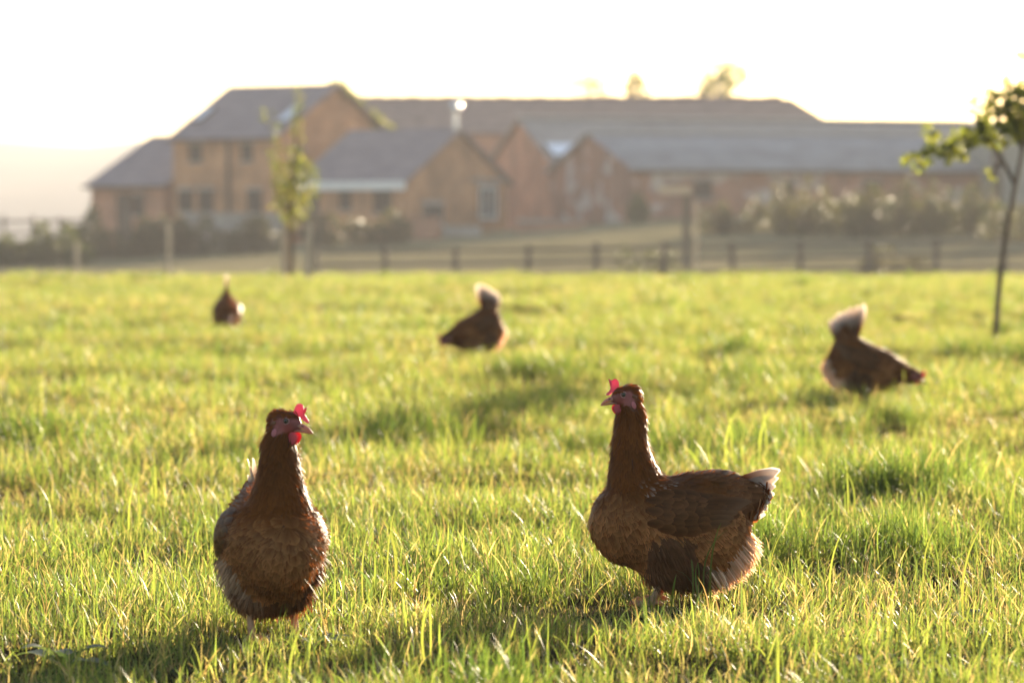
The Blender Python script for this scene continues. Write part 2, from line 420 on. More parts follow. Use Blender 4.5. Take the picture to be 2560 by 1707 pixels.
mill = A_house('granary', 'tall two-storey brick granary with slate roof and skylights behind the young tree', 690, 155, 275, 140, 345, 218, -0.5, M['brick_warm'], M['slate'])
for u, z, w, h in ((0.23, 3.65, .75, .75), (0.73, 3.65, .65, .75), (0.13, 1.55, .8, .95), (0.33, 1.55, .8, .95), (0.80, 1.5, .8, 1.0)):
    mill.window('front', u * mill.L, z, w, h)
mill.window('right', 1.6, 3.3, .7, .9); mill.window('right', 3.2, 1.5, .8, 1.0)
mill.skylight(0.93 * mill.L, 0.36, .62, 1.5); mill.skylight(0.06 * mill.L, 0.40, .55, 1.3)
mill.gutter(M['frame_dark'])
MB().box((0.56 * mill.L, -0.12, 2.4), (0.13, 0.13, 3.6)).build('drainpipe', M['frame_dark'], mill.root)

lean = A_house('barn', 'low slate-roofed brick outbuilding against the left end of the granary', 410, 158.9, 198, 143, 465, 345, -0.6, M['brick_red'], M['slate'])
lean.window('front', 0.66 * lean.L, 1.35, .6, .9); lean.gutter(M['frame_dark'])
dr = MB().box((0.47 * lean.L, -0.04, 0.75), (0.85, 0.07, 2.3)).build('door', M['frame_dark'], lean.root)
MB().box((0.47 * lean.L + .3, -0.10, 0.85), (0.05, 0.05, 0.12)).build('handle', M['metal'], dr)

cot = A_house('barn', 'low barn with white gutter and white framed window in its brick gable', 1010, 148, 268, 129, 455, 330, -0.05, M['brick_warm'], M['slate'])
cot.gutter(M['white'], 0.10, 0.34)
cot.window('front', 0.44 * cot.L, 1.55, .6, .8); cot.window('front', 0.80 * cot.L, 1.5, .95, 1.0); cot.window('front', 0.12 * cot.L, 1.5, .6, .8)
cot.window('right', 0.80 * cot.D, 1.45, 1.3, 1.35, M['white'], bars=2)
MB().box((cot.L + .07, 0.80 * cot.D, 2.42), (0.12, 2.5, 0.16)).build('lintel', M['stone'], cot.root)
cot.window('right', 0.27 * cot.D, 0.95, 1.4, 0.9, M['stone'])
# flue with a bright ball cap on its ridge end
fl = cot.root
MB().tube([(cot.L - .05, cot.D / 2, cot.ridge - .2), (cot.L - .05, cot.D / 2, cot.ridge + .85)], 0.09, 10).build('flue_pipe', M['metal'], fl)
def sphere(c, r, n=12, m=8, sq=(1, 1, 1)):
    vs, fs = [], []
    for j in range(m + 1):
        t = math.pi * j / m
        for i in range(n):
            p = 2 * math.pi * i / n
            vs.append((c[0] + r * sq[0] * math.sin(t) * math.cos(p), c[1] + r * sq[1] * math.sin(t) * math.sin(p), c[2] + r * sq[2] * math.cos(t)))
    for j in range(m):
        for i in range(n): fs.append((j * n + i, (j + 1) * n + i, (j + 1) * n + (i + 1) % n, j * n + (i + 1) % n))
    return vs, fs
b_ = MB(); b_.add(*sphere((cot.L - .05, cot.D / 2, cot.ridge + 1.05), 0.24)); b_.build('flue_cap', M['metal'], fl, smooth=True)

C = R(18)
def C_house(name, label, px, Yp, L, Wpx, eave_py, ridge_py, base, wall, roof, **k):
    """long sheds whose ridge runs right and slightly away; px, Yp: near left corner"""
    ppm = FPX / Yp
    D = Wpx / ppm / math.sin(C)
    P0 = Vector(((px - 1280) / ppm, Yp, 0))
    ez = CAM_Z + (HORIZON - eave_py) / ppm
    rz_ = CAM_Z + (HORIZON - ridge_py) / (FPX / (Yp + D / 2 * math.cos(C)))
    return House(name, label, P0, C, L, D, ez, rz_, base, wall, roof, **k)
shed = C_house('long_shed', 'long brick shed with grey corrugated roof nearest the right side hedge', 1580, 150, 18.6, 195, 425, 342, 0.6, M['brick_patched'], M['sheet'], corrugated=True)
shed.gutter(M['frame_dark'])
for u in (3.2, 7.0, 11.0): shed.window('front', u, 2.0, .8, .7)
shed2 = C_house('long_shed', 'taller brick barn with pale roof and skylight behind the corrugated shed', 1400, 161.5, 22.8, 190, 425, 303, 0.5, M['brick_red'], M['sheet_old'])
for sh_ in (shed, shed2): MB().box((sh_.L / 2, sh_.D / 2, sh_.ridge + .19), (sh_.L + .5, .5, .09)).build('ridge_capping', M['capping'], sh_.root)
shed2.skylight(0.75, 0.30, 1.5, 1.6)
back = House('long_barn', 'long tile-roofed barn with bumpy ridge rising behind all the others', ((880 - 1280) / (FPX / 180), 180, 0), R(1.5), 25.0, 10, 5.05, 6.9, 0.5, M['brick_red'], M['tile'], hip_right=2.4)
rt = MB()
n_ = 8
vs = [(x, 0.17 * math.cos(math.pi * k / n_) * s_, 0.17 * math.sin(math.pi * k / n_) * s_ ) for (x, s_) in ((-.46, .8), (-.15, 1.0), (.15, 1.0), (.46, .8)) for k in range(n_ + 1)]
fs = [(j * (n_ + 1) + k, j * (n_ + 1) + k + 1, (j + 1) * (n_ + 1) + k + 1, (j + 1) * (n_ + 1) + k) for j in range(3) for k in range(n_)]
rt.add(vs, fs); rto = rt.build('ridge_tile', M['tile'], back.roof, (0.3, back.D / 2, back.ridge + .12), smooth=True)
for k in range(1, 24):
    o = rto.copy(); COL.objects.link(o); o.parent = back.roof; o.location = (0.3 + k * 0.94, back.D / 2, back.ridge + .12 + random.uniform(-.03, .03))
gs = empty('sheet_shed', ((2490 - 1280) / 58.0, 152, 0), R(8)); tag(gs, 'grey sheeted shed cut off by the right edge of the picture', 'building', 'farm buildings behind the field')
MB().add([(0,0,0),(5,0,0),(5,6,0),(0,6,0),(0,0,4.5),(5,0,4.5),(5,6,5.0),(0,6,5.0)], [(0,1,5,4),(1,2,6,5),(2,3,7,6),(3,0,4,7)]).build('wall', M['sheet_wall'], gs)
MB().add([(-.2,-.2,4.5),(5.2,-.2,4.5),(5.2,6.2,5.03),(-.2,6.2,5.03),(-.2,-.2,4.62),(5.2,-.2,4.62),(5.2,6.2,5.15),(-.2,6.2,5.15)], [(3,2,1,0),(4,5,6,7),(0,1,5,4),(1,2,6,5),(2,3,7,6),(3,0,4,7)]).build('roof', M['sheet'], gs)
MB().box((-.12, -.12, 2.3), (0.35, 0.35, 3.4)).build('corner_post', M['frame_dark'], gs)

# ------------------------------------------------------------------ foliage
def leaf_cloud(centres, radii, n, size, cols, rng, up=0.2, flat=1.0, surf=0.5):
    """n little folded leaves spread through ellipsoid clumps -> V, F, C"""
    centres = np.asarray(centres, float); radii = np.asarray(radii, float)
    if radii.ndim == 1: radii = np.stack([radii] * 3, -1)
    vol = radii.prod(1) ** 0.7; pick = rng.choice(len(centres), n, p=vol / vol.sum())
    d = rng.normal(size=(n, 3)); d /= np.linalg.norm(d, axis=1, keepdims=True)
    r = rng.random(n) ** (1 / 3) * (1 - surf) + surf * (0.75 + 0.35 * rng.random(n))
    P = centres[pick] + d * r[:, None] * radii[pick]
    t = d * 0.6 + rng.normal(size=(n, 3)) * 0.8; t[:, 2] += up; t /= np.linalg.norm(t, axis=1, keepdims=True)
    w = np.cross(t, rng.normal(size=(n, 3))); w /= np.linalg.norm(w, axis=1, keepdims=True)
    nn = np.cross(t, w)
    s = size * (0.6 + 0.8 * rng.random(n))[:, None]
    V = np.stack([P, P + t * s * .5 + w * s * .28 + nn * s * .08, P + t * s, P + t * s * .5 - w * s * .28 + nn * s * .08], 1).reshape(-1, 3)
    k = np.arange(n) * 4
    F = np.concatenate([np.stack([k, k + 1, k + 2], -1), np.stack([k, k + 2, k + 3], -1)])
    cols = np.asarray(cols); c = cols[rng.integers(0, len(cols), n)] * (0.75 + 0.5 * rng.random(n))[:, None]
    return V, F, np.repeat(c, 4, 0)

GREENS = [(0.06, 0.085, 0.022), (0.08, 0.10, 0.025), (0.10, 0.11, 0.03), (0.045, 0.06, 0.02)]
GOLD = [(0.13, 0.14, 0.03), (0.16, 0.15, 0.04), (0.10, 0.12, 0.03), (0.20, 0.15, 0.05)]
DULL = [(0.07, 0.075, 0.03), (0.10, 0.09, 0.04), (0.055, 0.06, 0.028), (0.12, 0.10, 0.05)]

def bush(name, label, cat, x0, x1, y, h, depth, n, cols, seed, size=0.16, group=None, clumps=14, tall=0):
    rng = np.random.default_rng(seed)
    cx = (x0 + x1) / 2
    gz = tz(cx, y)
    root = empty(name, (cx, y, gz)); tag(root, label, cat, group)
    cs, rs = [], []
    for i in range(clumps):
        u = (i + .5) / clumps; xx = x0 + (x1 - x0) * u - cx
        hh = h * (0.45 + 0.80 * rng.random()); xx += rng.uniform(-.8, .8) * (x1 - x0) / clumps
        g = tz(cx + xx, y) - gz
        cs.append((xx, rng.uniform(-.3, .3) * depth, g + hh * .5)); rs.append(((x1 - x0) / clumps * 1.1, depth * .6, hh * .52))
    for i in range(tall):
        xx = rng.uniform(x0, x1) - cx; hh = h * rng.uniform(1.0, 1.35)
        cs.append((xx, rng.uniform(-.3, .3) * depth, hh * .75)); rs.append((0.18, 0.18, hh * .45))
    V, F, c = leaf_cloud(cs, rs, n, size, cols, rng)
    obj('crown', np_mesh('crown', V, F, M['leaf_dull'], col=c), root)
    st = MB()
    for cc, rr in zip(cs, rs):
        for q in range(2):
            bx_ = cc[0] + rng.uniform(-.3, .3) * rr[0]
            st.tube([(bx_, cc[1], cc[2] - rr[2] - .15), (bx_ + rng.uniform(-.2, .2), cc[1], cc[2]), (bx_ + rng.uniform(-.3, .3), cc[1], cc[2] + rr[2] * .9)], [.025, .018, .006], 5)
    st.build('trunk', M['bark'], root)
    return root

def X_at(px, Y): return (px - 1280) / FPX * Y
HG = 'shrubs and hedges in front of the buildings'
bush('hedge', 'dark low hedge below the distant left rail fence', 'hedge', X_at(-90, 128), X_at(215, 128), 128, 1.3, 1.4, 5600, GREENS, 1, group=HG)
bush('bush', 'rounded bush at the left corner of the low outbuilding', 'bush', X_at(165, 138), X_at(240, 138), 138, 2.0, 1.2, 1800, GREENS, 2, group=HG, clumps=4)
bush('hedge', 'long dull hedge along the foot of the granary', 'hedge', X_at(230, 134), X_at(690, 134), 134, 1.25, 1.3, 7000, DULL, 3, group=HG, clumps=18)
bush('bush', 'spreading dark shrubs below the white gutter barn', 'bush', X_at(770, 138), X_at(1015, 138), 138, 1.15, 1.1, 3000, DULL, 4, group=HG, clumps=9)
bush('bush', 'small dark bush at the corner of the corrugated shed', 'bush', X_at(1575, 144), X_at(1625, 144), 144, 1.1, .8, 800, GREENS, 5, group=HG, clumps=3)
bush('bush', 'pale green bush behind the tall sign post', 'bush', X_at(1765, 130), X_at(1860, 130), 130, 1.1, 1.0, 1300, DULL, 6, group=HG, clumps=5)
bush('bush', 'loose golden green shrub in front of the patched brick wall', 'bush', X_at(1935, 128), X_at(2070, 128), 128, 1.35, 1.2, 1700, GOLD[:2] + DULL * 2, 7, group=HG, clumps=6, tall=6)
bush('hedge', 'tall overgrown hedge with sunlit shoots in front of the long shed', 'hedge', X_at(2080, 127), X_at(2480, 127), 127, 1.35, 1.5, 5500, GREENS + DULL * 2, 8, group=HG, clumps=16, tall=16)
bush('bush', 'dark bush at the foot of the grey sheeted shed', 'bush', X_at(2480, 122), X_at(2700, 122), 122, 1.2, 1.3, 2300, GREENS + DULL, 9, group=HG, clumps=7)
bush('bush', 'small green bush growing through the middle of the post and rail fence', 'bush', X_at(1560, 99.2), X_at(1680, 99.2), 99.2, .95, .6, 900, GREENS, 10, group=HG, clumps=5, size=.1)
bush('bush', 'low bramble at the right end of the rail fence', 'bush', X_at(2140, 99.3), X_at(2330, 99.3), 99.3, .9, .7, 1300, DULL, 12, group=HG, clumps=7, size=.1)

bush('hedge', 'ragged low scrub between the sign post and the tall hedge', 'hedge', X_at(1880, 132), X_at(2500, 132), 132, 0.9, 1.2, 5000, DULL + GREENS, 14, group=HG, clumps=20, tall=14)

def crown_tree(name, label, x, y, base, h, cw, n, cols, seed, size, cb=0.35, group=None):
    rng = np.random.default_rng(seed)
    root = empty(name, (x, y, base)); tag(root, label, 'tree', group)
    t = MB(); t.tube([(0, 0, -.3), (0.05, 0, h * .4), (0, 0.05, h * .8)], [h * .03, h * .02, h * .008], 7)
    cs, rs = [], []
    for i in range(11):
        a = rng.uniform(0, 2 * math.pi); rr = cw * rng.uniform(.2, .62)
        c = (rr * math.cos(a), rr * math.sin(a), h * rng.uniform(cb, .92)); cs.append(c); rs.append(np.array((.30, .30, .26)) * cw * rng.uniform(.7, 1.2))
        t.tube([(0, 0, h * (cb * .7)), (c[0] * .5, c[1] * .5, c[2] * .8), c], [h * .014, h * .008, .01], 5)
    t.build('trunk', M['bark'], root)
    V, F, c = leaf_cloud(cs, rs, n, size, cols, rng)
    obj('crown', np_mesh('crown', V, F, M['leaf'], col=c), root)
TG = 'tree tops beyond the long barn'
crown_tree('tree', 'round leafy tree top showing above the long barn ridge', X_at(1795, 215), 215, 0, 10.7, 3.0, 1600, GOLD[:3] + GREENS[:3], 21, .24, .6, TG)
crown_tree('tree', 'small thin tree top above the long barn ridge, left of three', X_at(1478, 215), 215, 0, 10.0, 1.5, 700, GOLD, 22, .22, .7, TG)
crown_tree('tree', 'slender pointed tree top above the ridge, middle of three', X_at(1592, 215), 215, 0, 10.3, 1.0, 600, GOLD, 23, .22, .7, TG)
# climbing plant on the far roof slope of the granary
rng = np.random.default_rng(31)
cl = []
e_, g_ = frame2(None, A)
Pm = Vector(((690 - 1280) / (FPX / 155), 155, 0))
for i in range(13):
    t = 0.55 + 0.42 * i / 12; q = Pm + g_ * (mill.D * t) - e_ * 0.25
    cl.append((q.x, q.y, mill.ridge - (t - .5) * mill.D * mill.sl + 0.12))
V, F, c = leaf_cloud(cl, [(r_, r_, r_ * .7) for r_ in rng.uniform(.2, .62, 13)], 2200, .18, GREENS + GOLD[:2], rng)
tag(obj('climbing_plant', np_mesh('climbing_plant', V, F, M['leaf'], col=c)), 'green climbing plant spilling over the right roof edge of the granary', 'plant')

# ------------------------------------------------------------------ fences, walls, posts
def rail_fence(name, label, pxs, Y, hgt, rails, thick=0.12, group='timber rail fences', Yend=None):
    Yend = Yend or Y
    pts = []
    for i, px in enumerate(pxs):
        yy = Y + (Yend - Y) * i / max(1, len(pxs) - 1); x = X_at(px, yy); pts.append(Vector((x, yy, tz(x, yy))))
    root = empty(name, pts[0]); tag(root, label, 'fence', group)
    o = pts[0]; rr = random.Random(len(pxs))
    for p in pts:
        hh = hgt * rr.uniform(.97, 1.06)
        MB().box(p - o + Vector((0, 0, hh / 2 - .2)), (thick, thick, hh + .4), Matrix.Rotation(rr.uniform(-.03, .03), 3, 'Y')).build('post', M['timber'], root)
    for a, b in zip(pts, pts[1:]):
        for h in rails:
            d = b - a; mid = (a + b) / 2 - o + Vector((0, -thick * .65, h))
            MB().box(mid, (d.length + .08, 0.04, 0.11), d.to_track_quat('X', 'Z').to_matrix()).build('rail', M['timber'], root)
rail_fence('rail_fence', 'dark post and rail fence crossing behind the middle and right of the field', [790, 965, 1140, 1320, 1490, 1660, 1830, 2000, 2170, 2340, 2510, 2680], 98, 1.22, (0.38, 0.72, 1.06), 0.16)
rail_fence('rail_fence', 'distant rail fence on the skyline at the left edge', [-60, 10, 82, 150, 222], 142, 1.55, (0.5, 0.9, 1.35), 0.11)

sp = empty('sign_post', (X_at(1716, 94), 94, tz(X_at(1716, 94), 94))); tag(sp, 'tall dark post with a pale board fixed across its top', 'post')
ph = at(1716, 478, 94).z - tz(X_at(1716, 94), 94)
MB().box((0, 0, ph / 2 - .2), (0.20, 0.18, ph + .4)).build('post', M['timber'], sp)
MB().box((-.30, -.02, ph + 0.02), (0.85, 0.26, 0.20)).build('board', M['timber_pale'], sp)
MB().box((0.26, 0.05, ph * .45), (0.10, 0.10, ph * .9)).build('brace', M['timber_pale'], sp)
for px, py0, Y, lab in ((420, 557, 100, 'short pale stake in front of the granary hedge'), (190, 610, 96, 'short pale stake in front of the left hedge')):
    x = X_at(px, Y); g = tz(x, Y); h = at(px, py0, Y).z - g
    st = empty('stake', (x, Y, g)); tag(st, lab, 'stake', 'pale stakes at the field edge')
    MB().box((0, 0, h / 2 - .15), (0.11, 0.09, h + .3)).build('post', M['stake'], st)
    MB().box((0, 0, h + .03), (0.15, 0.12, 0.06)).build('cap', M['stake'], st)

def stone_wall(name, label, px0, px1, Y, py_top, mat):
    x0, x1 = X_at(px0, Y), X_at(px1, Y); g = min(tz(x0, Y), tz(x1, Y)); top = at(px0, py_top, Y).z
    root = empty(name, ((x0 + x1) / 2, Y, g)); tag(root, label, 'wall')
    MB().box((0, 0, (top - g) / 2 - .3), (x1 - x0, 0.35, top - g + .6)).build('wall', mat, root)
    n = int((x1 - x0) / .5)
    for i in range(n):
        w = (x1 - x0) / n
        MB().box((-(x1 - x0) / 2 + (i + .5) * w, 0, top - g + .06), (w - .02, 0.44, 0.12 + random.uniform(0, .03))).build('coping_stone', M['stone'], root)
stone_wall('garden_wall', 'low grey stone wall in front of the granary', 455, 705, 143, 540, M['stone'])
stone_wall('garden_wall', 'low brick wall between the white gutter barn and the sheds', 1290, 1460, 143, 556, M['brick_red'])
bs = empty('brick_stack', (X_at(1062, 142), 142, tz(X_at(1062, 142), 142))); tag(bs, 'stack of pink bricks beside the barn gable', 'brick stack')
for k in range(6):
    MB().box((random.uniform(-.03, .03), 0, .1 + k * .15), (1.25 - .05 * (k % 2), .8, .14)).build('course', M['brick_red'], bs)
tr = empty('trough', (X_at(1155, 141), 141, tz(X_at(1155, 141), 141))); tag(tr, 'long pale trough on the grass below the barn gable', 'trough')
MB().box((0, 0, .12), (1.5, .5, .08)).build('base', M['stone'], tr)
for dx, dy, wx, wy in ((0, .22, 1.5, .06), (0, -.22, 1.5, .06), (.72, 0, .06, .38), (-.72, 0, .06, .38)):
    MB().box((dx, dy, .33), (wx, wy, .33)).build('side', M['stone'], tr)

# ------------------------------------------------------------------ young trees
def young_tree_mid():
    Y = 44.0; x = X_at(728, Y); g = tz(x, Y)
    root = empty('young_tree', (x, Y, g)); tag(root, 'slender staked young tree standing at the far edge of the field', 'tree')
    rng = np.random.default_rng(41); k = FPX / Y
    def q(px, py, dy=0.0): return ((px - 728) / k, dy, at(px, py, Y).z - g)
    t = MB()
    t.tube([q(728, 700), q(730, 600), q(726, 520), q(738, 430), q(742, 330), q(748, 235)], [.030, .028, .024, .018, .012, .004], 6)
    limbs = [[q(728, 500), q(700, 440, .05), q(690, 350), q(655, 285)], [q(730, 520), q(765, 470), q(775, 420)], [q(735, 440, 0), q(720, 380, -.1), q(700, 330)], [q(728, 540), q(700, 500, -.1), q(685, 440)], [q(735, 480), q(770, 440, .15), q(745, 350, .1)]]
    for L in limbs: t.tube(L, [.014, .010, .006, .003][:len(L)], 5)
    t.build('trunk', M['bark'], root)
    cs = [q(*p) for p in ((745, 250), (746, 300), (742, 350), (738, 390), (695, 345), (685, 300), (690, 400), (700, 440), (712, 470), (760, 430), (775, 445), (765, 480), (730, 440), (735, 490), (715, 520), (730, 550), (755, 520), (655, 290), (700, 500))]
    rs = [(.05, .05, .18), (.06, .06, .2), (.06, .06, .18), (.08, .08, .15), (.05, .05, .18), (.04, .04, .12), (.07, .07, .15), (.10, .1, .15), (.13, .13, .15), (.12, .12, .16), (.13, .13, .15), (.14, .14, .14), (.14, .14, .16), (.16, .16, .18), (.12, .12, .16), (.12, .12, .14), (.12, .12, .12), (.05, .05, .07), (.1, .1, .12)]
    V, F, c = leaf_cloud(cs, rs, 1200, .055, GOLD[:3] + GREENS[:2], rng)
    obj('crown', np_mesh('crown', V, F, M['leaf'], col=c), root)
    for i, (px, top, lean_) in enumerate(((712, 555, .0), (768, 560, .03))):
        st = empty('tree_stake', (X_at(px, Y - .3 * i), Y - .3 * i, tz(X_at(px, Y), Y)))
        tag(st, ('left' if i == 0 else 'right') + ' timber stake supporting the slender young tree', 'stake', 'stakes of the young tree')
        h = at(px, top, Y).z - g
        MB().tube([(0, 0, -.2), (lean_, 0, h)], [.045, .04], 8).build('post', M['timber_pale'], st)
        MB().box((-.05 if i else .05, 0, h * .8), (.14, .03, .05)).build('tie', M['timber'], st)
young_tree_mid()

def young_tree_right():
    Y = 19.2; x = X_at(2492, Y); g = tz(x, Y); k = FPX / Y
    root = empty('young_tree', (x, Y, g)); tag(root, 'thin young tree with a leafy branch hanging in from the right edge', 'tree')
    rng = np.random.default_rng(43)
    def q(px, py, dy=0.0): return ((px - 2492) / k, dy, at(px, py, Y).z - g)
    t = MB()
    t.tube([q(2486, 890), q(2494, 770), q(2502, 670), q(2520, 560), q(2536, 470), q(2552, 390), q(2575, 260), q(2600, 120), q(2625, -60)], [.017, .016, .015, .014, .013, .012, .010, .008, .004], 8)
    limbs = [[q(2536, 460), q(2505, 400), q(2475, 350), q(2420, 345), q(2350, 370), q(2275, 400)],
             [q(2556, 370), q(2520, 300), q(2480, 260), q(2440, 250)], [q(2575, 260), q(2540, 215), q(2500, 220)], [q(2575, 250), q(2640, 200), q(2690, 180)], [q(2556, 370, .1), q(2610, 320, .15), q(2660, 330, .2)],
             [q(2600, 120), q(2560, 60), q(2565, 20)], [q(2475, 350), q(2450, 300, .1), q(2430, 270, .1)], [q(2505, 400), q(2480, 430), q(2485, 460)]]
    for L in limbs: t.tube(L, list(np.linspace(.012, .003, len(L))), 6)
    t.build('trunk', M['bark'], root)
    P = [(2285, 405, 18), (2310, 385, 20), (2345, 375, 22), (2340, 355, 16), (2330, 330, 14), (2375, 372, 22), (2400, 350, 22), (2430, 345, 24), (2460, 335, 26), (2480, 310, 28), (2455, 285, 18), (2440, 250, 12), (2465, 245, 16),
         (2490, 265, 26), (2515, 290, 30), (2530, 250, 30), (2510, 230, 22), (2545, 215, 28), (2560, 270, 34), (2585, 300, 40), (2600, 240, 44), (2640, 260, 50), (2660, 190, 50), (2560, 330, 26), (2490, 345, 22), (2520, 335, 26), (2420, 265, 10),
         (2560, 130, 14), (2565, 155, 12), (2570, 40, 14), (2610, 60, 40), (2640, 0, 46), (2395, 380, 16), (2365, 395, 12), (2480, 425, 8), (2483, 445, 7), (2300, 412, 12), (2650, 330, 40), (2620, 130, 40)]
    cs = [q(a, b, rng.uniform(-.12, .12)) for a, b, r in P]; rs = [(r / k, r / k * 1.5, r / k * .85) for a, b, r in P]
    V, F, c = leaf_cloud(cs, rs, 2100, .050, [GOLD[0], GOLD[2], GREENS[1], GREENS[2]], rng, up=-.3)
    obj('crown', np_mesh('crown', V, F, M['leaf'], col=c), root)
young_tree_right()

# ------------------------------------------------------------------ hens
def norm(v): return v / np.maximum(np.linalg.norm(v, axis=-1, keepdims=True), 1e-9)

def rcone(P, pr):
    a, b, ra, rb, sy = pr['a'], pr['b'], pr['ra'], pr['rb'], pr['sy']
    Q = P.copy(); Q = Q - a
    lat = pr['lat']                        # the axis along which the part is squeezed
    if sy != 1.0:
        c = Q @ lat; Q = Q + np.outer(c * (1 / sy - 1), lat)
    ba = b - a
    if sy != 1.0: ba = ba + lat * (ba @ lat) * (1 / sy - 1)
    t = np.clip(Q @ ba / max(ba @ ba, 1e-9), 0, 1)
    return (np.linalg.norm(Q - t[:, None] * ba, axis=1) - (ra + (rb - ra) * t)) * min(1.0, sy)

def smin(a, b, k):
    h = np.maximum(k - np.abs(a - b), 0) / k
    return np.minimum(a, b) - h * h * k * 0.25

class HenSDF:
    def __init__(s, prims): s.p = prims
    def __call__(s, P):
        d = None
        for pr in s.p:
            q = rcone(P, pr); d = q if d is None else smin(d, q, pr['k'])
        return d
    def each(s, P): return np.stack([rcone(P, pr) for pr in s.p], -1)
    def grad(s, P, e=8e-4):
        g = np.stack([s(P + np.array(v) * e) - s(P - np.array(v) * e) for v in ((1, 0, 0), (0, 1, 0), (0, 0, 1))], -1)
        return norm(g)
    def project(s, P, off=0.0, it=2):
        for _ in range(it): P = P + s.grad(P) * (off - s(P))[:, None]
        return P

def surface_nets(f, lo, hi, h):
    n = np.ceil((hi - lo) / h).astype(int) + 1
    ax = [lo[i] + h * np.arange(n[i]) for i in range(3)]
    G = np.stack(np.meshgrid(*ax, indexing='ij'), -1)
    V = f(G.reshape(-1, 3)).reshape(n); Sg = V < 0
    cn = [(i, j, k) for i in (0, 1) for j in (0, 1) for k in (0, 1)]
    def sl(c, A_): return A_[c[0]:n[0] - 1 + c[0], c[1]:n[1] - 1 + c[1], c[2]:n[2] - 1 + c[2]]
    cs = sum(sl(c, Sg).astype(int) for c in cn); act = (cs > 0) & (cs < 8)
    acc = np.zeros(act.shape + (3,)); cnt = np.zeros(act.shape)
    for c0 in cn:
        for a in range(3):
            if c0[a]: continue
            c1 = list(c0); c1[a] = 1
            v0, v1 = sl(c0, V), sl(c1, V); m = (v0 < 0) != (v1 < 0)
            t = np.where(m, v0 / np.where(m, v0 - v1, 1), 0)
            p = np.stack([np.full(t.shape, float(c0[i])) for i in range(3)], -1); p[..., a] += t
            acc += p * m[..., None]; cnt += m
    idx = -np.ones(act.shape, int); idx[act] = np.arange(act.sum())
    I = np.argwhere(act); pos = lo + (I + acc[act] / cnt[act][:, None]) * h
    F = []
    for a in range(3):
        b, c = (a + 1) % 3, (a + 2) % 3
        d0 = [slice(None)] * 3; d1 = [slice(None)] * 3; d0[a] = slice(0, -1); d1[a] = slice(1, None)
        s0, s1 = Sg[tuple(d0)], Sg[tuple(d1)]; E = np.argwhere(s0 != s1)
        E = E[(E[:, b] > 0) & (E[:, c] > 0) & (E[:, b] < n[b] - 1) & (E[:, c] < n[c] - 1)]
        ins = Sg[E[:, 0], E[:, 1], E[:, 2]]
        def cell(db, dc):
            q = E.copy(); q[:, b] -= db; q[:, c] -= dc; return idx[q[:, 0], q[:, 1], q[:, 2]]
        Q = np.stack([cell(0, 0), cell(1, 0), cell(1, 1), cell(0, 1)], -1)
        Q[~ins] = Q[~ins][:, ::-1]; F.append(Q)
    F = np.concatenate(F); F = F[(F >= 0).all(1)]
    return pos, F

# feather outline: stations along (0..1), half-width factor
FV = np.array([0, .2, .45, .7, .9, 1.0]); FW = np.array([.35, .75, .98, 1.0, .68, .12])
def feathers(sdf, P, D, L, Wd, lift, base_off, rng, c_mid, c_edge, conform=True, N=None, tipcol=None, twist=0.08, edge_pow=1.0):
    """rows of cards: P base points, D directions, L lengths, Wd half widths -> V, F, C"""
    n = len(P)
    N = sdf.grad(P) if N is None else N
    D = norm(D - N * (D * N).sum(1, keepdims=True))
    Wv = norm(np.cross(N, D)); tw = rng.normal(size=(n, 1)) * twist
    Wv = norm(Wv + N * tw)
    v = FV[None, :, None]; k = len(FV)
    ctr = P[:, None] + D[:, None] * (L[:, None, None] * v)
    if conform:
        flat = ctr.reshape(-1, 3); g = sdf.grad(flat); d = sdf(flat)
        want = (base_off[:, None] + lift[:, None] * FV[None] ** 1.3).reshape(-1)
        flat = flat + g * (want - d)[:, None]; ctr = flat.reshape(n, k, 3); nn = g.reshape(n, k, 3)
    else:
        ctr = ctr + N[:, None] * (base_off[:, None, None] + lift[:, None, None] * v ** 1.3); nn = np.repeat(N[:, None], k, 1)
    half = Wv[:, None] * (Wd[:, None, None] * FW[None, :, None])
    cam_ = nn * (Wd[:, None, None] * 0.16)
    Lf, Rt = ctr - half - cam_ * .8, ctr + half - cam_ * .8
    V = np.stack([Lf, ctr, Rt], 2).reshape(-1, 3)          # n,k,3
    b = (np.arange(n) * k * 3)[:, None, None] + (np.arange(k - 1) * 3)[None, :, None] + np.arange(2)[None, None, :]
    b = b.reshape(-1); F = np.stack([b, b + 1, b + 4, b + 3], -1)
    e = np.zeros((n, k, 3)); e[:, :, 0] = e[:, :, 2] = 0.55; e += (FV ** 3)[None, :, None] * .75; e = np.clip(e, 0, 1) ** edge_pow
    C_ = c_mid[:, None, None] * (1 - e[..., None]) + c_edge[:, None, None] * e[..., None]
    if tipcol is not None:
        tc, amt = tipcol                                      # white tips
        w = (sstep(.58, .86, FV)[None, :, None] * amt[:, None, None])[..., None]
        C_ = C_ * (1 - w) + tc * w
    return V, F, C_.reshape(-1, 3)

def join(parts):
    V, F, C_ = [], [], []; o = 0
    for v, f, c in parts:
        V.append(v); F.append(f + o); C_.append(c); o += len(v)
    return np.concatenate(V), np.concatenate(F), np.concatenate(C_)

CHEST = np.array((0.165, 0.064, 0.017)); CHEST_E = np.array((0.42, 0.22, 0.090))
HACK = np.array((0.118, 0.040, 0.007)); HACK_E = np.array((0.185, 0.070, 0.015))
WING = np.array((0.075, 0.029, 0.009)); WING_E = np.array((0.170, 0.078, 0.030))
FLUFF = np.array((0.19, 0.092, 0.040)); PALE = np.array((0.60, 0.47, 0.33)); WHITE = np.array((0.78, 0.72, 0.66))

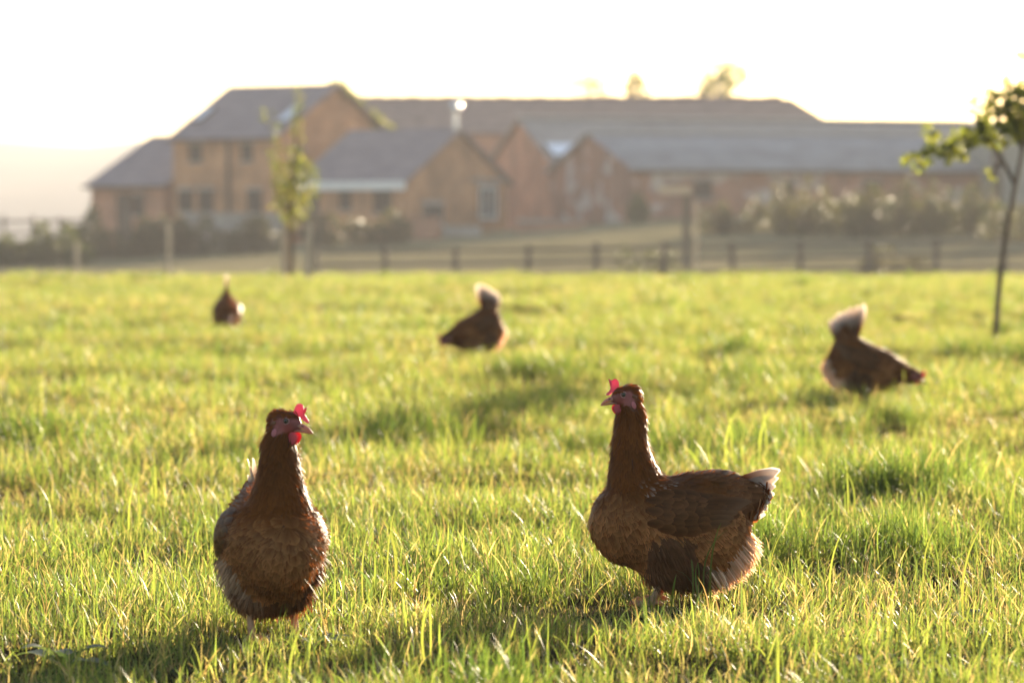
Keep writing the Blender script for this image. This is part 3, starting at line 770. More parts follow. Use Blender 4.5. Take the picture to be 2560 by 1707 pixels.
def prim(a, b, ra, rb, sy=1.0, k=0.03, label='torso', flow=(-1, 0, 0), lat=(0, 1, 0)):
    return dict(a=np.array(a, float), b=np.array(b, float), ra=ra, rb=rb, sy=sy, k=k, label=label, flow=np.array(flow, float), lat=np.array(lat, float))

def tube_np(pts, rad, n=8):
    m = MB().tube(pts, rad, n); return m

def build_hen(label, loc, yaw, pose, seed, detail=1.0, scale=1.0):
    rng = np.random.default_rng(seed)
    root = empty('hen', loc, yaw); root.scale = (scale,) * 3; tag(root, label, 'hen', 'brown hens foraging in the field')
    th = pose.get('pitch', 0.0); ct, st_ = math.cos(th), math.sin(th); piv = np.array((0, 0, .13)); sh = np.array(pose.get('shift', (0, 0, 0)))
    def rp(p):     # nose-down pitch of the trunk about the hips
        q = np.array(p, float) - piv
        return np.array((q[0] * ct + q[2] * st_, q[1], -q[0] * st_ + q[2] * ct)) + piv + sh
    def rd(d):
        return np.array((d[0] * ct + d[2] * st_, d[1], -d[0] * st_ + d[2] * ct))
    hf = norm(np.array(pose['head_dir'], float)); eye = np.array(pose['eye'], float)
    hu = np.array(pose.get('head_up', (0, 0, 1)), float); hu = norm(hu - hf * (hu @ hf)); hl = np.cross(hu, hf)
    hs = pose.get('hs', 1.0)
    def H(x, y, z): return eye + (hf * x + hl * y + hu * z) * 0.001 * hs
    td = norm(np.array(pose['tail_dir'], float))
    T0 = rp((-.095, 0, .188))
    pr = [
        prim(rp((.062, 0, .148)), rp((-.055, 0, .138)), .074, .080, .86, label='breast', flow=rd((-.75, 0, -.65))),
        prim(rp((.03, 0, .158)), rp((-.075, 0, .160)), .058, .058, .92, .04, 'back', rd((-1, 0, .05))),
        prim(rp((-.055, 0, .115)), rp((-.098, 0, .108)), .064, .046, .95, .04, 'fluff', rd((-.75, 0, -.75))),
        prim(rp((.0, 0, .10)), rp((-.05, 0, .085)), .053, .053, 1.0, .03, 'belly', rd((-.6, 0, -.7))),
        prim(rp((-.06, 0, .178)), T0, .046, .036, .85, .035, 'saddle', rd((-1, 0, .02))),
        prim(T0, T0 + td * pose.get('tb', .065), .034, pose.get('tbr', .020), .7, .03, 'tailbase', td),
    ]
    for s in (-1, 1):
        pr.append(prim(rp((.005, s * .036, .112)), (.008 + sh[0], s * .034, .066 + sh[2]), .046, .026, 1.0, .02, 'thigh', (-.25, s * .1, -1)))
    for s in (-1, 1): pr.append(prim(rp((.045, s * .036, .165)), rp((-.01, s * .044, .165)), .043, .040, 1.0, .03, 'breast', rd((-.8, 0, -.55))))
    nk = [np.array(p, float) for p, r in pose['neck']]; nr = [r for p, r in pose['neck']]
    pts = nk + [H(-16, 0, -24)]; rad = nr + [.0185]
    for i in range(len(pts) - 1):
        pr.append(prim(pts[i], pts[i + 1], rad[i], rad[i + 1], 1.0, .022, 'neck', pts[i] - pts[i + 1]))
    pr.append(prim(H(-14, 0, -2.5), H(3, 0, -1), .0205 * hs, .0155 * hs, .84, .012, 'head', -hf * .9 - hu * .25, hl))
    pr.append(prim(H(8, 0, -6), H(16, 0, -9), .0110 * hs, .0070 * hs, .85, .008, 'head', -hf, hl))
    sdf = HenSDF(pr)
    lo = np.min([np.minimum(p['a'] - p['ra'], p['b'] - p['rb']) for p in pr], 0) - .03
    hi_ = np.max([np.maximum(p['a'] + p['ra'], p['b'] + p['rb']) for p in pr], 0) + .03
    # --- body, one continuous surface
    bp, bf = surface_nets(sdf, lo, hi_, .0055 / detail)
    bp = sdf.project(bp, 0, 2)
    hq = np.stack([(bp - eye) @ hf, (bp - eye) @ hl, (bp - eye) @ hu], -1) * 1000 / hs
    poly = np.array([(22, 1), (9, 5.5), (-2, 7), (-11, 4), (-22, 0.5), (-24.5, -6), (-19, -12), (-21, -24), (-12, -25), (-4, -22), (6, -20), (16, -17), (34, -17), (34, 0)], float) * np.array((.94, .88))
    def face_mask(q):
        x, z = q[:, 0], q[:, 2]; ins = np.zeros(len(q), bool)
        for (x0, z0), (x1, z1) in zip(poly, np.roll(poly, -1, 0)):
            c_ = ((z0 > z) != (z1 > z)) & (x < (x1 - x0) * (z - z0) / (z1 - z0 if z1 != z0 else 1e-9) + x0); ins ^= c_
        return ins & (np.abs(q[:, 1]) < 40)
    fm = face_mask(hq)
    bc = np.where(fm[:, None], np.array((0.26, 0.105, 0.095)), CHEST * .8)
    bc = bc * (0.85 + 0.3 * rng.random((len(bp), 1)))
    bo = obj('body', np_mesh('body', bp, bf, M['skin'], smooth=True, col=bc), root)
    # --- plumage
    sp_ = .0068 / detail
    P, _ = surface_nets(sdf, lo, hi_, sp_)
    P = P + rng.normal(size=P.shape) * sp_ * .28; P = sdf.project(P, 0, 2)
    ea = sdf.each(P); w = np.exp(-np.clip(ea - ea.min(1, keepdims=True), 0, None) / .010); w /= w.sum(1, keepdims=True)
    D = w @ np.stack([norm(p['flow']) for p in pr]); labs = np.array([p['label'] for p in pr])[ea.argmin(1)]
    nrm = sdf.grad(P)
    # on the flanks the feathers sweep down and back
    D[:, 2] -= 0.35 * (np.abs(nrm[:, 1]) > .5) * np.isin(labs, ['breast', 'belly', 'fluff'])
    D += rng.normal(size=D.shape) * .06
    hq = np.stack([(P - eye) @ hf, (P - eye) @ hl, (P - eye) @ hu], -1) * 1000 / hs
    keepface = ~face_mask(hq)
    parts = []
    def lay(mask, Lr, Wr, lift, off, cm, ce, dens=1.0, tip=None, outward=0.0, tw=.03):
        m = mask & keepface & (rng.random(len(P)) < dens); n = m.sum()
        if not n: return
        vr = (0.85 + 0.30 * rng.random((n, 1)))
        patch = (0.8 + 0.45 * vnoise(P[m][:, 0] * 28 + P[m][:, 1] * 17, P[m][:, 2] * 28, seed))[:, None]
        cmv, cev = (cm if cm.ndim == 2 else np.repeat(cm[None], len(m), 0))[m], (ce if ce.ndim == 2 else np.repeat(ce[None], len(m), 0))[m]
        tp = None if tip is None else (tip[0], tip[1][m])
        parts.append(feathers(sdf, P[m], D[m] + nrm[m] * outward, (Lr * (.75 + .5 * rng.random(n))), (Wr * (.8 + .4 * rng.random(n))), lift * (.6 + .9 * rng.random(n)), off + .0008 * rng.random(n), rng, cmv * vr * patch, cev * vr * patch, tipcol=tp, twist=tw))
    q = 1 / detail
    m_ = labs == 'head'; lay(m_, .0085 * q, .0019 * q, .0022, .0006, HACK * .9, HACK_E * .9, 1.0)
    m_ = labs == 'neck'
    nb = np.clip((nk[1][2] + .012 - P[:, 2]) / .05, 0, 1) * (P[:, 0] < nk[1][0] + .005) * (rng.random(len(P)) < .45) * pose.get('streak', 1.0)
    lay(m_, .032 * q ** .5, .0034 * q, .0036, .0008, HACK, HACK_E, 1.0, (WHITE * .8, nb * .75))
    lay(m_, .016 * q ** .5, .0012 * q, .0065, .0012, HACK * .9, HACK_E, .4)
    m_ = labs == 'breast'
    bl = np.clip((nk[0][2] + .045 - P[:, 2]) / .055, 0, 1)[:, None]
    cmid, cedg = HACK * (1 - bl) + CHEST * bl, HACK_E * (1 - bl) + CHEST_E * bl
    wsp = (vnoise(P[:, 0] * 45, P[:, 2] * 45 + P[:, 1] * 30, seed + 3) > .955) * (P[:, 2] < .15) * .6
    lay(m_, .034 * q ** .5, .0125 * q ** .6, .0034, .0010, cmid, cedg, .36, (WHITE * .75, wsp * 1.0))
    m_ = np.isin(labs, ['back', 'saddle'])
    lay(m_, .036 * q ** .5, .0085 * q ** .6, .0034, .0012, WING * 1.15, WING_E * 1.2, .7, (PALE, (rng.random(len(P)) < .02) * .35))
    m_ = labs == 'tailbase'; lay(m_, .045, .0085, .0045, .0012, WING * 1.1, WING_E * 1.1, .7, (PALE, (rng.random(len(P)) < .12) * .7))
    # fluff: soft, pale towards the vent
    pal = np.clip((-.045 - P[:, 0]) / .07, 0, 1)[:, None] * (P[:, 2] < .16)[:, None]
    pal = np.maximum(pal, pose.get('thigh_pale', 0.0) * np.clip(vnoise(P[:, 0] * 40 + 5, P[:, 2] * 40 + P[:, 1] * 25, seed + 9) * 2.2 - .5, .15, 1)[:, None] * (labs == 'thigh')[:, None] * (P[:, 1:2] * pose.get('pale_side', 1) > 0))
    fcol = FLUFF * .58 * (1 - pal) + PALE * .72 * pal
    fl_ = np.isin(labs, ['fluff', 'belly', 'thigh'])
    lay(fl_, .026 * q ** .5, .0050 * q ** .6, .0060, .0012, fcol * .85, fcol * 1.1, .75)
    lay(fl_, .022, .0011 * q, .014, .0015, fcol, fcol * 1.25, .9, None, .5, .5)
    fz = np.isin(labs, ['fluff', 'belly']) & (rng.random(len(P)) < pal[:, 0] * 1.1 - .1)
    lay(fz, .030, .0016 * q, .018, .002, PALE * .75, PALE * .95, .9, None, .7, .6)
    lay(fz, .024, .0010 * q, .022, .002, PALE * .8, WHITE * .9, .9, None, .9, .6)
    lay(np.isin(labs, ['breast', 'back', 'saddle', 'neck']), .013, .00065 * q, .0075, .0015, CHEST * .9, CHEST * 1.1, .6, None, .45, .5)
    V, F, c = join(parts)
    tag(obj('plumage', np_mesh('plumage', V, F, M['plumage'], smooth=True, col=c), root), kind='stuff')
    # --- wings: covert rows and flight feathers hugging the flank
    for s in (-1, 1):
        rows = []; fl = []
        X0, Z0 = .045, .188
        for r_i, (xx, zc, hgt, nf, Lf, Wf, off) in enumerate(((.040, .185, .060, 9, .030, .0085, .011), (.022, .184, .075, 10, .034, .0095, .0115), (.004, .182, .082, 10, .038, .0100, .012), (-.014, .181, .082, 10, .042, .0100, .0125), (-.032, .182, .074, 9, .046, .0100, .0125), (-.052, .184, .062, 8, .050, .0098, .0125), (-.072, .188, .048, 6, .052, .0095, .012))):
            zz = zc + (np.arange(nf) / (nf - 1) - .5) * hgt
            bp_ = np.array([rp((xx + .012 * math.cos(i * 2.1) - .25 * abs(z - zc) * .6, s * .085, z)) for i, z in enumerate(zz)])
            bp_ = sdf.project(bp_, .004, 3)
            dr_ = np.array([rd((-1, 0, -.10 - 3.0 * (z - zc))) for z in zz]) + rng.normal(size=(nf, 3)) * .05
            vr = .8 + .4 * rng.random((nf, 1))
            rows.append(feathers(sdf, bp_, dr_, Lf * (.9 + .2 * rng.random(nf)), np.full(nf, Wf), np.full(nf, .0035), np.full(nf, off - .005) , rng, WING * vr, WING_E * vr, twist=.06))
        V, F, c = join(rows[::-1])
        wg = obj('wing', np_mesh('wing', V, F, M['plumage'], smooth=True, col=c), root)
        for i in range(7):
            z = .150 + i * .0072; x = -.012 - .004 * i
            b0 = sdf.project(np.array([rp((x, s * .088, z))]), .004, 3); dd = np.array([rd((-1, 0, .04 + .02 * i))])
            ff = feathers(sdf, b0, dd, np.array([.098 + .004 * i]), np.array([.0082]), np.array([.006]), np.array([.0065 + .0006 * i]), rng, (WING * (.8 + .3 * rng.random()))[None], (WING_E * .95)[None], twist=.05, tipcol=(PALE * .5, np.array([.15])))
            obj('flight_feather', np_mesh('flight_feather', *ff[:2], M['plumage'], smooth=True, col=ff[2]), wg)
    # --- tail: two folded fans of broad feathers with white tips
    lat = np.array((0, 1.0, 0)); tu = -norm(np.cross(td, lat))
    nT = 7
    for s in (-1, 1):
        for i in range(nT):
            a = R(pose.get('fan', 10)) * (i - 3) ; d = td * math.cos(a) + tu * math.sin(a); d = norm(d + lat * s * (.05 + .012 * i))
            p0 = T0 + td * .004 + tu * (.0060 * (i - 3)) + lat * s * (.004 + .0022 * (6 - i))
            nn = norm(lat * s + tu * .15 * (i - 3) / 3)
            L = pose.get('tail_len', .10) * (.70 + .05 * i) * (.97 + .06 * rng.random())
            ff = feathers(sdf, p0[None], d[None], np.array([L]), np.array([pose.get('tfw', .0125)]), np.array([-.004]), np.array([0.0]), rng, (WING * 1.2)[None], (WING_E * 1.3)[None], conform=False, N=nn[None], tipcol=(WHITE, np.array([pose.get('tail_white', .9)])), twist=.05)
            obj('tail_feather', np_mesh('tail_feather', *ff[:2], M['tail'], smooth=True, col=ff[2]), root)
    # --- head furniture
    def mesh_part(name, V, F, colr, mat, parent=root):
        V = np.array(V); c = np.repeat(np.array(colr, float)[None], len(V), 0) if np.ndim(colr) == 1 else np.array(colr)
        return obj(name, np_mesh(name, V, F, mat, smooth=True, col=c), parent)
    # beak: two mandibles lofted along the profile (mm in head space)
    def loft(sec, n=12):
        V = []; 
        for (x, z, hw, hh, dn) in sec:
            for k in range(n):
                a = 2 * math.pi * k / n; cz = math.sin(a)
                V.append(H(x, hw * math.cos(a), z + (hh if cz > 0 else dn) * cz))
        F = [(j * n + k, j * n + (k + 1) % n, (j + 1) * n + (k + 1) % n, (j + 1) * n + k) for j in range(len(sec) - 1) for k in range(n)]
        return V, np.array(F)
    V, F = loft([(9, -7, 7.5, 7.0, 5), (16, -7.5, 7.0, 6.6, 4.5), (22, -9, 6.0, 5.8, 3.5), (28, -11, 4.8, 5.2, 3), (33, -13, 3.7, 4.2, 2.6), (37, -15.5, 2.6, 3.0, 2.2), (40, -18, 1.4, 1.8, 1.6), (41.2, -19.8, .3, .5, .5)])
    bk = mesh_part('beak', V, F, (0.40, 0.27, 0.20), M['skin'])
    V, F = loft([(9, -14.5, 6.0, 3, 3.4), (18, -14.8, 5.2, 2.0, 3.2), (26, -15.6, 4.0, 1.6, 2.8), (33, -17.2, 2.7, 1.4, 2.2), (37.5, -18.6, 1.2, .8, 1.2), (38.6, -19, .2, .2, .3)])
    mesh_part('lower_mandible', V, F, (0.36, 0.25, 0.19), M['skin'], bk)
    for s in (-1, 1):
        v, f = sphere((0, 0, 0), 1.0, 8, 6)
        V = [H(25 + 2.4 * a[0] , s * (5.0 + .6 * a[1]), -7.6 + .9 * a[2] - a[0] * .9) for a in v]
        mesh_part('nostril', V, np.array(f), (0.03, 0.02, 0.02), M['skin'], bk)
    def skin_y(x, z, s):
        yy = np.linspace(45, 0, 181); d = sdf(np.array([H(x, s * y_, z) for y_ in yy])); k_ = np.argmax(d < 0); return yy[k_] if d[k_] < 0 else 5.0
    # eyes with lid ring
    for s in (-1, 1):
        d_ = skin_y(0, 0, s)
        v, f = sphere((0, 0, 0), 1.0, 20, 16)
        V = [H(4.7 * a[0], s * (d_ - 2.0) + s * 4.1 * a[2], 4.7 * a[1]) for a in v]
        rr = np.array([math.hypot(a[0], a[1]) if a[2] > 0 else 2 for a in v])
        ce_ = np.where((rr < .40)[:, None], (0.005, 0.004, 0.004), np.where((rr < .80)[:, None], (0.10, 0.07, 0.04), (0.015, 0.012, 0.010)))
        mesh_part('eye', V, np.array(f), ce_, M['eye'])
        ring = MB().tube([tuple(H(5.6 * math.cos(t), s * (d_ + .4 - .5 * abs(math.cos(t))), 5.0 * math.sin(t))) for t in np.linspace(0, 2 * math.pi, 21)], .0009, 6, cap=False)
        mesh_part('eyelid', ring.v, np.array(ring.f), (0.42, 0.28, 0.25), M['skin'])
        # earlobe and ear tuft
        v, f = sphere((0, 0, 0), 1.0, 12, 8)
        V = [H(-17 + 4.2 * a[0] + 1.5 * a[2], s * (skin_y(-17, -19, s) + 1.0 + 1.8 * a[1]), -19 + 6.8 * a[2]) for a in v]
        mesh_part('earlobe', V, np.array(f), (0.55, 0.22, 0.24), M['skin'])
        V = [H(-19 + 5.0 * a[0], s * (skin_y(-19, -4, s) + .6 + 1.6 * a[1]), -4 + 3.4 * a[2] + a[0] * 1.0) for a in v]
        mesh_part('ear_tuft', V, np.array(f), (0.20, 0.10, 0.05), M['skin'])
        # wattle: thin hanging lobe
        v, f = sphere((0, 0, 0), 1.0, 16, 10)
        wy = max(7.0, skin_y(9, -24, s) * .8 + .5)
        V = [H(9.5 + 9.6 * a[0] * (1 + .15 * a[2]) + 1.2 * math.sin(a[2] * 2), s * (wy + 1.5 * a[1] + 2.0 * (a[2] < 0) * abs(a[2])), -27.5 + 10.5 * a[2]) for a in v]
        mesh_part('wattle', V, np.array(f), (0.50, 0.07, 0.09), M['comb'])
    # comb: serrated blade
    top = pose['comb']; n = len(top); rowsn = 6
    Vc = []; 
    for s in (1, -1):
        for i, (bx0, bz0, tx, tz_) in enumerate(top):
            for j in range(rowsn):
                t = j / (rowsn - 1)
                x = bx0 + (tx - bx0) * t; z = bz0 + (tz_ - bz0) * t
                thk = 2.3 * (1 - t ** 2) + .35; bend = pose.get('comb_bend', 2.5) * math.sin(i * .9) * t ** 1.5 + pose.get('comb_flop', 0) * t ** 2
                edge = .25 if i in (0, n - 1) else 1.0
                Vc.append(H(x, s * thk * edge + bend, z))
    Fc = []; off = n * rowsn
    g = lambda s, i, j: s * off + i * rowsn + j
    for i in range(n - 1):
        for j in range(rowsn - 1):
            Fc.append((g(0, i, j), g(0, i, j + 1), g(0, i + 1, j + 1), g(0, i + 1, j))); Fc.append((g(1, i, j), g(1, i + 1, j), g(1, i + 1, j + 1), g(1, i, j + 1)))
        Fc.append((g(0, i, rowsn - 1), g(1, i, rowsn - 1), g(1, i + 1, rowsn - 1), g(0, i + 1, rowsn - 1)))
    for i in (0, n - 1):
        for j in range(rowsn - 1): Fc.append((g(0, i, j), g(1, i, j), g(1, i, j + 1), g(0, i, j + 1)))
    mesh_part('comb', Vc, np.array(Fc), (0.52, 0.13, 0.20), M['comb'])
    # --- legs
    for s in (-1, 1):
        hx_ = .008 + sh[0] + pose.get('stride', 0) * s; fx = hx_ + .012
        top_ = (.010 + sh[0], s * .036, .068 + sh[2]); an = (fx, s * .038, .010)
        lg = tube_np([top_, (hx_ * .6 + .004, s * .037, .048), (hx_, s * .038, .03), an, (fx, s * .038, .004)], [.0095, .0075, .0062, .0066, .0060], 10)
        lo_ = mesh_part('leg', lg.v, np.array([f for f in lg.f if len(f) == 4]), (0.50, 0.34, 0.20), M['skin'])
        for ang, L in ((0, .052), (.55, .042), (-.55, .042), (math.pi, .022)):
            dx, dy = math.cos(ang), math.sin(ang)
            tt = tube_np([(fx, s * .038, .008), (fx + dx * L * .4, s * .038 + dy * L * .4, .008), (fx + dx * L * .8, s * .038 + dy * L * .8, .0055), (fx + dx * L, s * .038 + dy * L, .002)], [.0058, .0048, .0036, .0010], 8)
            mesh_part('toe', tt.v, np.array([f for f in tt.f if len(f) == 4]), (0.48, 0.32, 0.18), M['skin'], lo_)
    return root

def eye_mat():
    m, n, l, out = newmat('hen_eye')
    a = n.new('ShaderNodeAttribute'); a.attribute_name = 'Col'
    b = n.new('ShaderNodeBsdfPrincipled'); b.inputs['Roughness'].default_value = .06; b.inputs['Specular IOR Level'].default_value = .6
    l.new(a.outputs['Color'], b.inputs['Base Color']); l.new(b.outputs[0], out.inputs[0]); return m
M['eye'] = eye_mat()
M['comb'] = leafy('comb_flesh', 0.42, rough=0.4, spec=0.5, tboost=(1.4, .8, .8))

COMB_A = [(30, -1, 30, 2), (27, -1, 24.5, 7), (23, 0, 21.5, 13), (21, 2, 22.5, 20), (19, 4, 25.5, 29), (16, 6, 19, 25.5), (14, 8, 16.5, 28), (11, 9, 12, 28.5), (9, 11, 8.5, 26), (7, 12, 6.8, 21), (6, 13, 6.5, 15)]
COMB_B = [(33, -3, 35, -1), (30, -2, 31, 4), (27, 0, 26.5, 9), (25, 1, 25.5, 15), (23, 3, 31, 22.5), (20, 5, 26, 20), (17, 7, 25, 25), (14, 9, 20, 27.5), (11, 11, 14, 27), (9, 12, 10, 23), (7, 13, 8, 16)]
def place(px, py, dz=0.0):
    """stand on the field where photo pixel (px, py) meets the ground"""
    Y = 10.0
    for _ in range(60):
        x = X_at(px, Y); Y += 0.5 * ((CAM_Z - tz(x, Y)) * FPX / (py - HORIZON) - Y)
    return (X_at(px, Y), Y, tz(X_at(px, Y), Y) + dz)

hen_spots = []
def hen(label, px, Y, yaw, pose, seed, detail=1.0, dz=0.0, scale=1.0):
    l = place(px, Y, dz); hen_spots.append(l); return build_hen(label, l, yaw, pose, seed, detail, scale)

hen('brown hen in profile facing left with pale tipped tail, right foreground', 1665, 1512, R(187), dict(
    neck=[((.044, 0, .180), .056), ((.060, 0, .238), .036), ((.066, 0, .284), .0255), ((.065, 0, .330), .0205)], eye=(.079, 0, .381), head_dir=(1, 0, -.02),
    tail_dir=(-1, 0, .10), fan=4.5, tail_len=.118, comb=COMB_A, comb_bend=2.0, stride=.012), 101, scale=.985)
hen('brown hen facing the camera with head turned right, left foreground', 677, 1600, R(-74), dict(
    shift=(0, 0, .012), hs=1.07, neck=[((.044, 0, .190), .056), ((.053, .002, .240), .039), ((.053, .003, .284), .028), ((.048, .003, .326), .0225)], eye=(.060, .017, .374), head_dir=(.53, .85, -.02),
    tail_dir=(-.86, 0, .50), fan=4.5, tail_len=.115, comb=COMB_B, comb_bend=3.0, stride=.0, thigh_pale=.7, pale_side=-1, streak=.3), 102, scale=.945)
peck = dict(pitch=R(20), shift=(0, 0, -.012), neck=[((.070, 0, .125), .056), ((.115, 0, .112), .040), ((.150, 0, .105), .029), ((.172, 0, .100), .022)], eye=(.205, 0, .098), head_dir=(.85, 0, -.5),
    tail_dir=(-.10, 0, 1), tb=.075, tbr=.016, fan=7.5, tail_len=.170, tfw=.019, comb=COMB_A, stride=.015)
hen('brown hen bending down with raised white edged tail, right of the field', 2165, 1000, R(-8), peck, 103, .75)
hen('brown hen pecking with head to the left, middle of the field', 1192, 893, R(214), dict(peck, tail_white=1.0), 104, .6)
hen('brown hen seen head-on and bent low, farthest away on the left', 568, 836, R(-82), dict(peck, tail_dir=(-.35, 0, 1)), 105, .6)

# ------------------------------------------------------------------ grass
def tuft(rng, n, spread, hmin, hmax, wmin, wmax, straw, green, lean=0.5, seg=5):
    """a tuft of n bent tapering blades"""
    a = rng.random(n) * 2 * math.pi; r = np.sqrt(rng.random(n)) * spread
    P = np.stack([r * np.cos(a), r * np.sin(a), np.full(n, -.006)], -1)
    L = hmin + (hmax - hmin) * rng.random(n) ** 1.4
    Wd = (wmin + (wmax - wmin) * rng.random(n)) * .5
    b = rng.random(n) * 2 * math.pi; hd = np.stack([np.cos(b), np.sin(b), np.zeros(n)], -1)
    tilt0 = rng.normal(size=n) * .48 + .15; curl = np.abs(rng.normal(size=n)) * lean + .1
    is_straw = rng.random(n) < straw
    curl = np.where(is_straw, curl * 1.6, curl); tilt0 = np.where(is_straw, tilt0 + .35 * rng.random(n), tilt0)
    pos = P.copy(); pts = [pos.copy()]; 
    for k in range(seg):
        t = (k + .5) / seg; ang = tilt0 + curl * t ** 1.5 * 1.6
        pos = pos + (hd * np.sin(ang)[:, None] + np.array((0, 0, 1.0)) * np.cos(ang)[:, None]) * (L / seg)[:, None]
        pos[:, 2] = np.maximum(pos[:, 2], .003); pts.append(pos.copy())
    pts = np.stack(pts, 1)                                   # n, seg+1, 3
    fac = rng.random(n) * 2 * math.pi; side = np.stack([np.cos(fac), np.sin(fac), np.zeros(n)], -1)
    wp = np.array([.75, 1.0, 1.0, .85, .55, .06]) if seg == 5 else np.interp(np.linspace(0, 1, seg + 1), [0, .2, .5, .7, .85, 1], [.75, 1, 1, .85, .55, .06])
    half = side[:, None] * (Wd[:, None, None] * wp[None, :, None])
    V = np.stack([pts - half, pts + half], 2).reshape(-1, 3)
    q = (np.arange(n) * (seg + 1) * 2)[:, None] + np.arange(seg)[None] * 2; q = q.reshape(-1)
    F = np.stack([q, q + 1, q + 3, q + 2], -1)
    green = np.asarray(green); gc = green[rng.integers(0, len(green), n)]
    sc = np.array([(0.25, 0.205, 0.125), (0.33, 0.275, 0.19), (0.18, 0.135, 0.08), (0.24, 0.22, 0.11)])[rng.integers(0, 4, n)]
    c = np.where(is_straw[:, None], sc, gc) * (.75 + .5 * rng.random((n, 1)))
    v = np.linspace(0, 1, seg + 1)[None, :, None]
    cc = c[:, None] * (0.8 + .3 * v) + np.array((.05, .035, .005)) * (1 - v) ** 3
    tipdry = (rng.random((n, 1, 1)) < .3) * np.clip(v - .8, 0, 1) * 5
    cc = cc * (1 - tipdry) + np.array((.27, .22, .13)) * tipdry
    return V, F, np.repeat(cc.reshape(-1, 3), 2, 0)

G1 = [(0.092, 0.136, 0.036), (0.118, 0.158, 0.042), (0.068, 0.110, 0.036), (0.142, 0.172, 0.050), (0.046, 0.078, 0.034)]
G2 = [(0.040, 0.072, 0.026), (0.050, 0.082, 0.022), (0.065, 0.098, 0.026)]
tcol = bpy.data.collections.new('grass_sources')
specs = []
for i in range(6): specs.append(dict(n=56, spread=.095, hmin=.030, hmax=.120, wmin=.0012, wmax=.0040, straw=.24, green=G1, lean=.5))
for i in range(3): specs.append(dict(n=70, spread=.085, hmin=.020, hmax=.085, wmin=.0012, wmax=.0030, straw=.50, green=G1, lean=.7))
for i in range(2): specs.append(dict(n=80, spread=.070, hmin=.060, hmax=.165, wmin=.0018, wmax=.0046, straw=.10, green=G2 + G1[:2], lean=.6))
for i in range(2): specs.append(dict(n=90, spread=.110, hmin=.010, hmax=.045, wmin=.0012, wmax=.0026, straw=.75, green=G1, lean=1.2))
specs.append(dict(n=7, spread=.07, hmin=.12, hmax=.23, wmin=.0035, wmax=.0055, straw=.1, green=G1, lean=1.0, seg=9))
nvar = len(specs)
for i, sp in enumerate(specs):
    V, F, c = tuft(np.random.default_rng(500 + i), **sp)
    o = bpy.data.objects.new('tuft_%02d' % i, np_mesh('tuft', V, F, M['grass'], smooth=True, col=c)); tcol.objects.link(o)

def scatter():
    rng = np.random.default_rng(77)
    pts = []
    for (y0, y1, dens, mar, sc) in ((4.0, 8.5, 200, 1.4, .86), (8.5, 13, 115, 1.6, .90), (13, 22, 80, 1.8, .95), (22, 36, 45, 2.2, .98), (36, 56, 32, 3.0, 1.0)):
        wmax = .1446 * y1 + mar; n = int(2 * wmax * (y1 - y0) * dens)
        x = rng.uniform(-wmax, wmax, n); y = rng.uniform(y0, y1, n); k = np.abs(x) < .1446 * y + mar
        pts.append(np.stack([x[k], y[k], np.full(k.sum(), sc)], -1))
    p = np.concatenate(pts); x, y, sc = p.T
    big = vnoise(x / .9, y / 1.1, 11); mid = vnoise(x / .33 + 9, y / .36, 12); dry = vnoise(x / 1.3 + 40, y / 1.5, 13) * .6 + vnoise(x / .45, y / .45, 14) * .4
    s = sc * (.74 + .42 * big) * (.78 + .44 * mid) * (.85 + .3 * rng.random(len(x)))
    idx = np.full(len(x), 0)
    u = rng.random(len(x))
    idx = np.where(u < .57, rng.integers(0, 6, len(x)), np.where(u < .85, rng.integers(11, 13, len(x)), rng.integers(6, 9, len(x))))
    idx = np.where((dry > .68) & (u < .35), rng.integers(6, 9, len(x)), idx)
    lush = vnoise(x / .6 + 70, y / .7, 15)
    idx = np.where((lush > .86) & (u < .5), rng.integers(9, 11, len(x)), idx)
    # dense dark tufts the photograph shows
    for (cx, cyy, r, k_) in ((X_at(45, 10.9), 10.9, .26, 1.3), (X_at(1060, 11.4), 11.4, .22, 1.1), (X_at(2540, 17.6), 17.6, .42, 1.2), (X_at(2230, 8.6), 8.6, .18, 1.15)):
        m = np.hypot(x - cx, (y - cyy) * .7) < r; idx[m & (u < .8)] = rng.integers(9, 11, (m & (u < .8)).sum()); s[m] *= k_
    for hx_, hy_, hz_ in hen_spots:                            # trodden under the birds
        m = np.hypot(x - hx_, y - hy_) < .12; s[m] *= .75
        m = (np.abs(x - hx_) < .16) & (y < hy_ - .05) & (y > hy_ - .35); s[m] *= (.66 if hx_ < -.2 and hy_ < 7 else .85)
    # a few long arching blades, thickest before the right-hand hen
    idx = np.where((u > .985) & (y < 14), 13, idx)
    lx = np.array([X_at(p_, 6.1) for p_ in (1745, 1790, 1900, 2040)]); ly = np.array([6.25, 6.22, 6.3, 6.2])
    x = np.concatenate([x, lx]); y = np.concatenate([y, ly]); s = np.concatenate([s, np.full(4, .8)]); idx = np.concatenate([idx, np.full(4, 13)]); dry = np.concatenate([dry, np.full(4, .4)])
    z = terrain(x, y)
    tint = np.stack([.99 + .12 * dry, np.full(len(x), .97), .95 + .12 * dry], -1) * (.74 + .48 * rng.random((len(x), 1)))
    return np.stack([x, y, z], -1), rng.random(len(x)) * 6.283, s, idx, tint

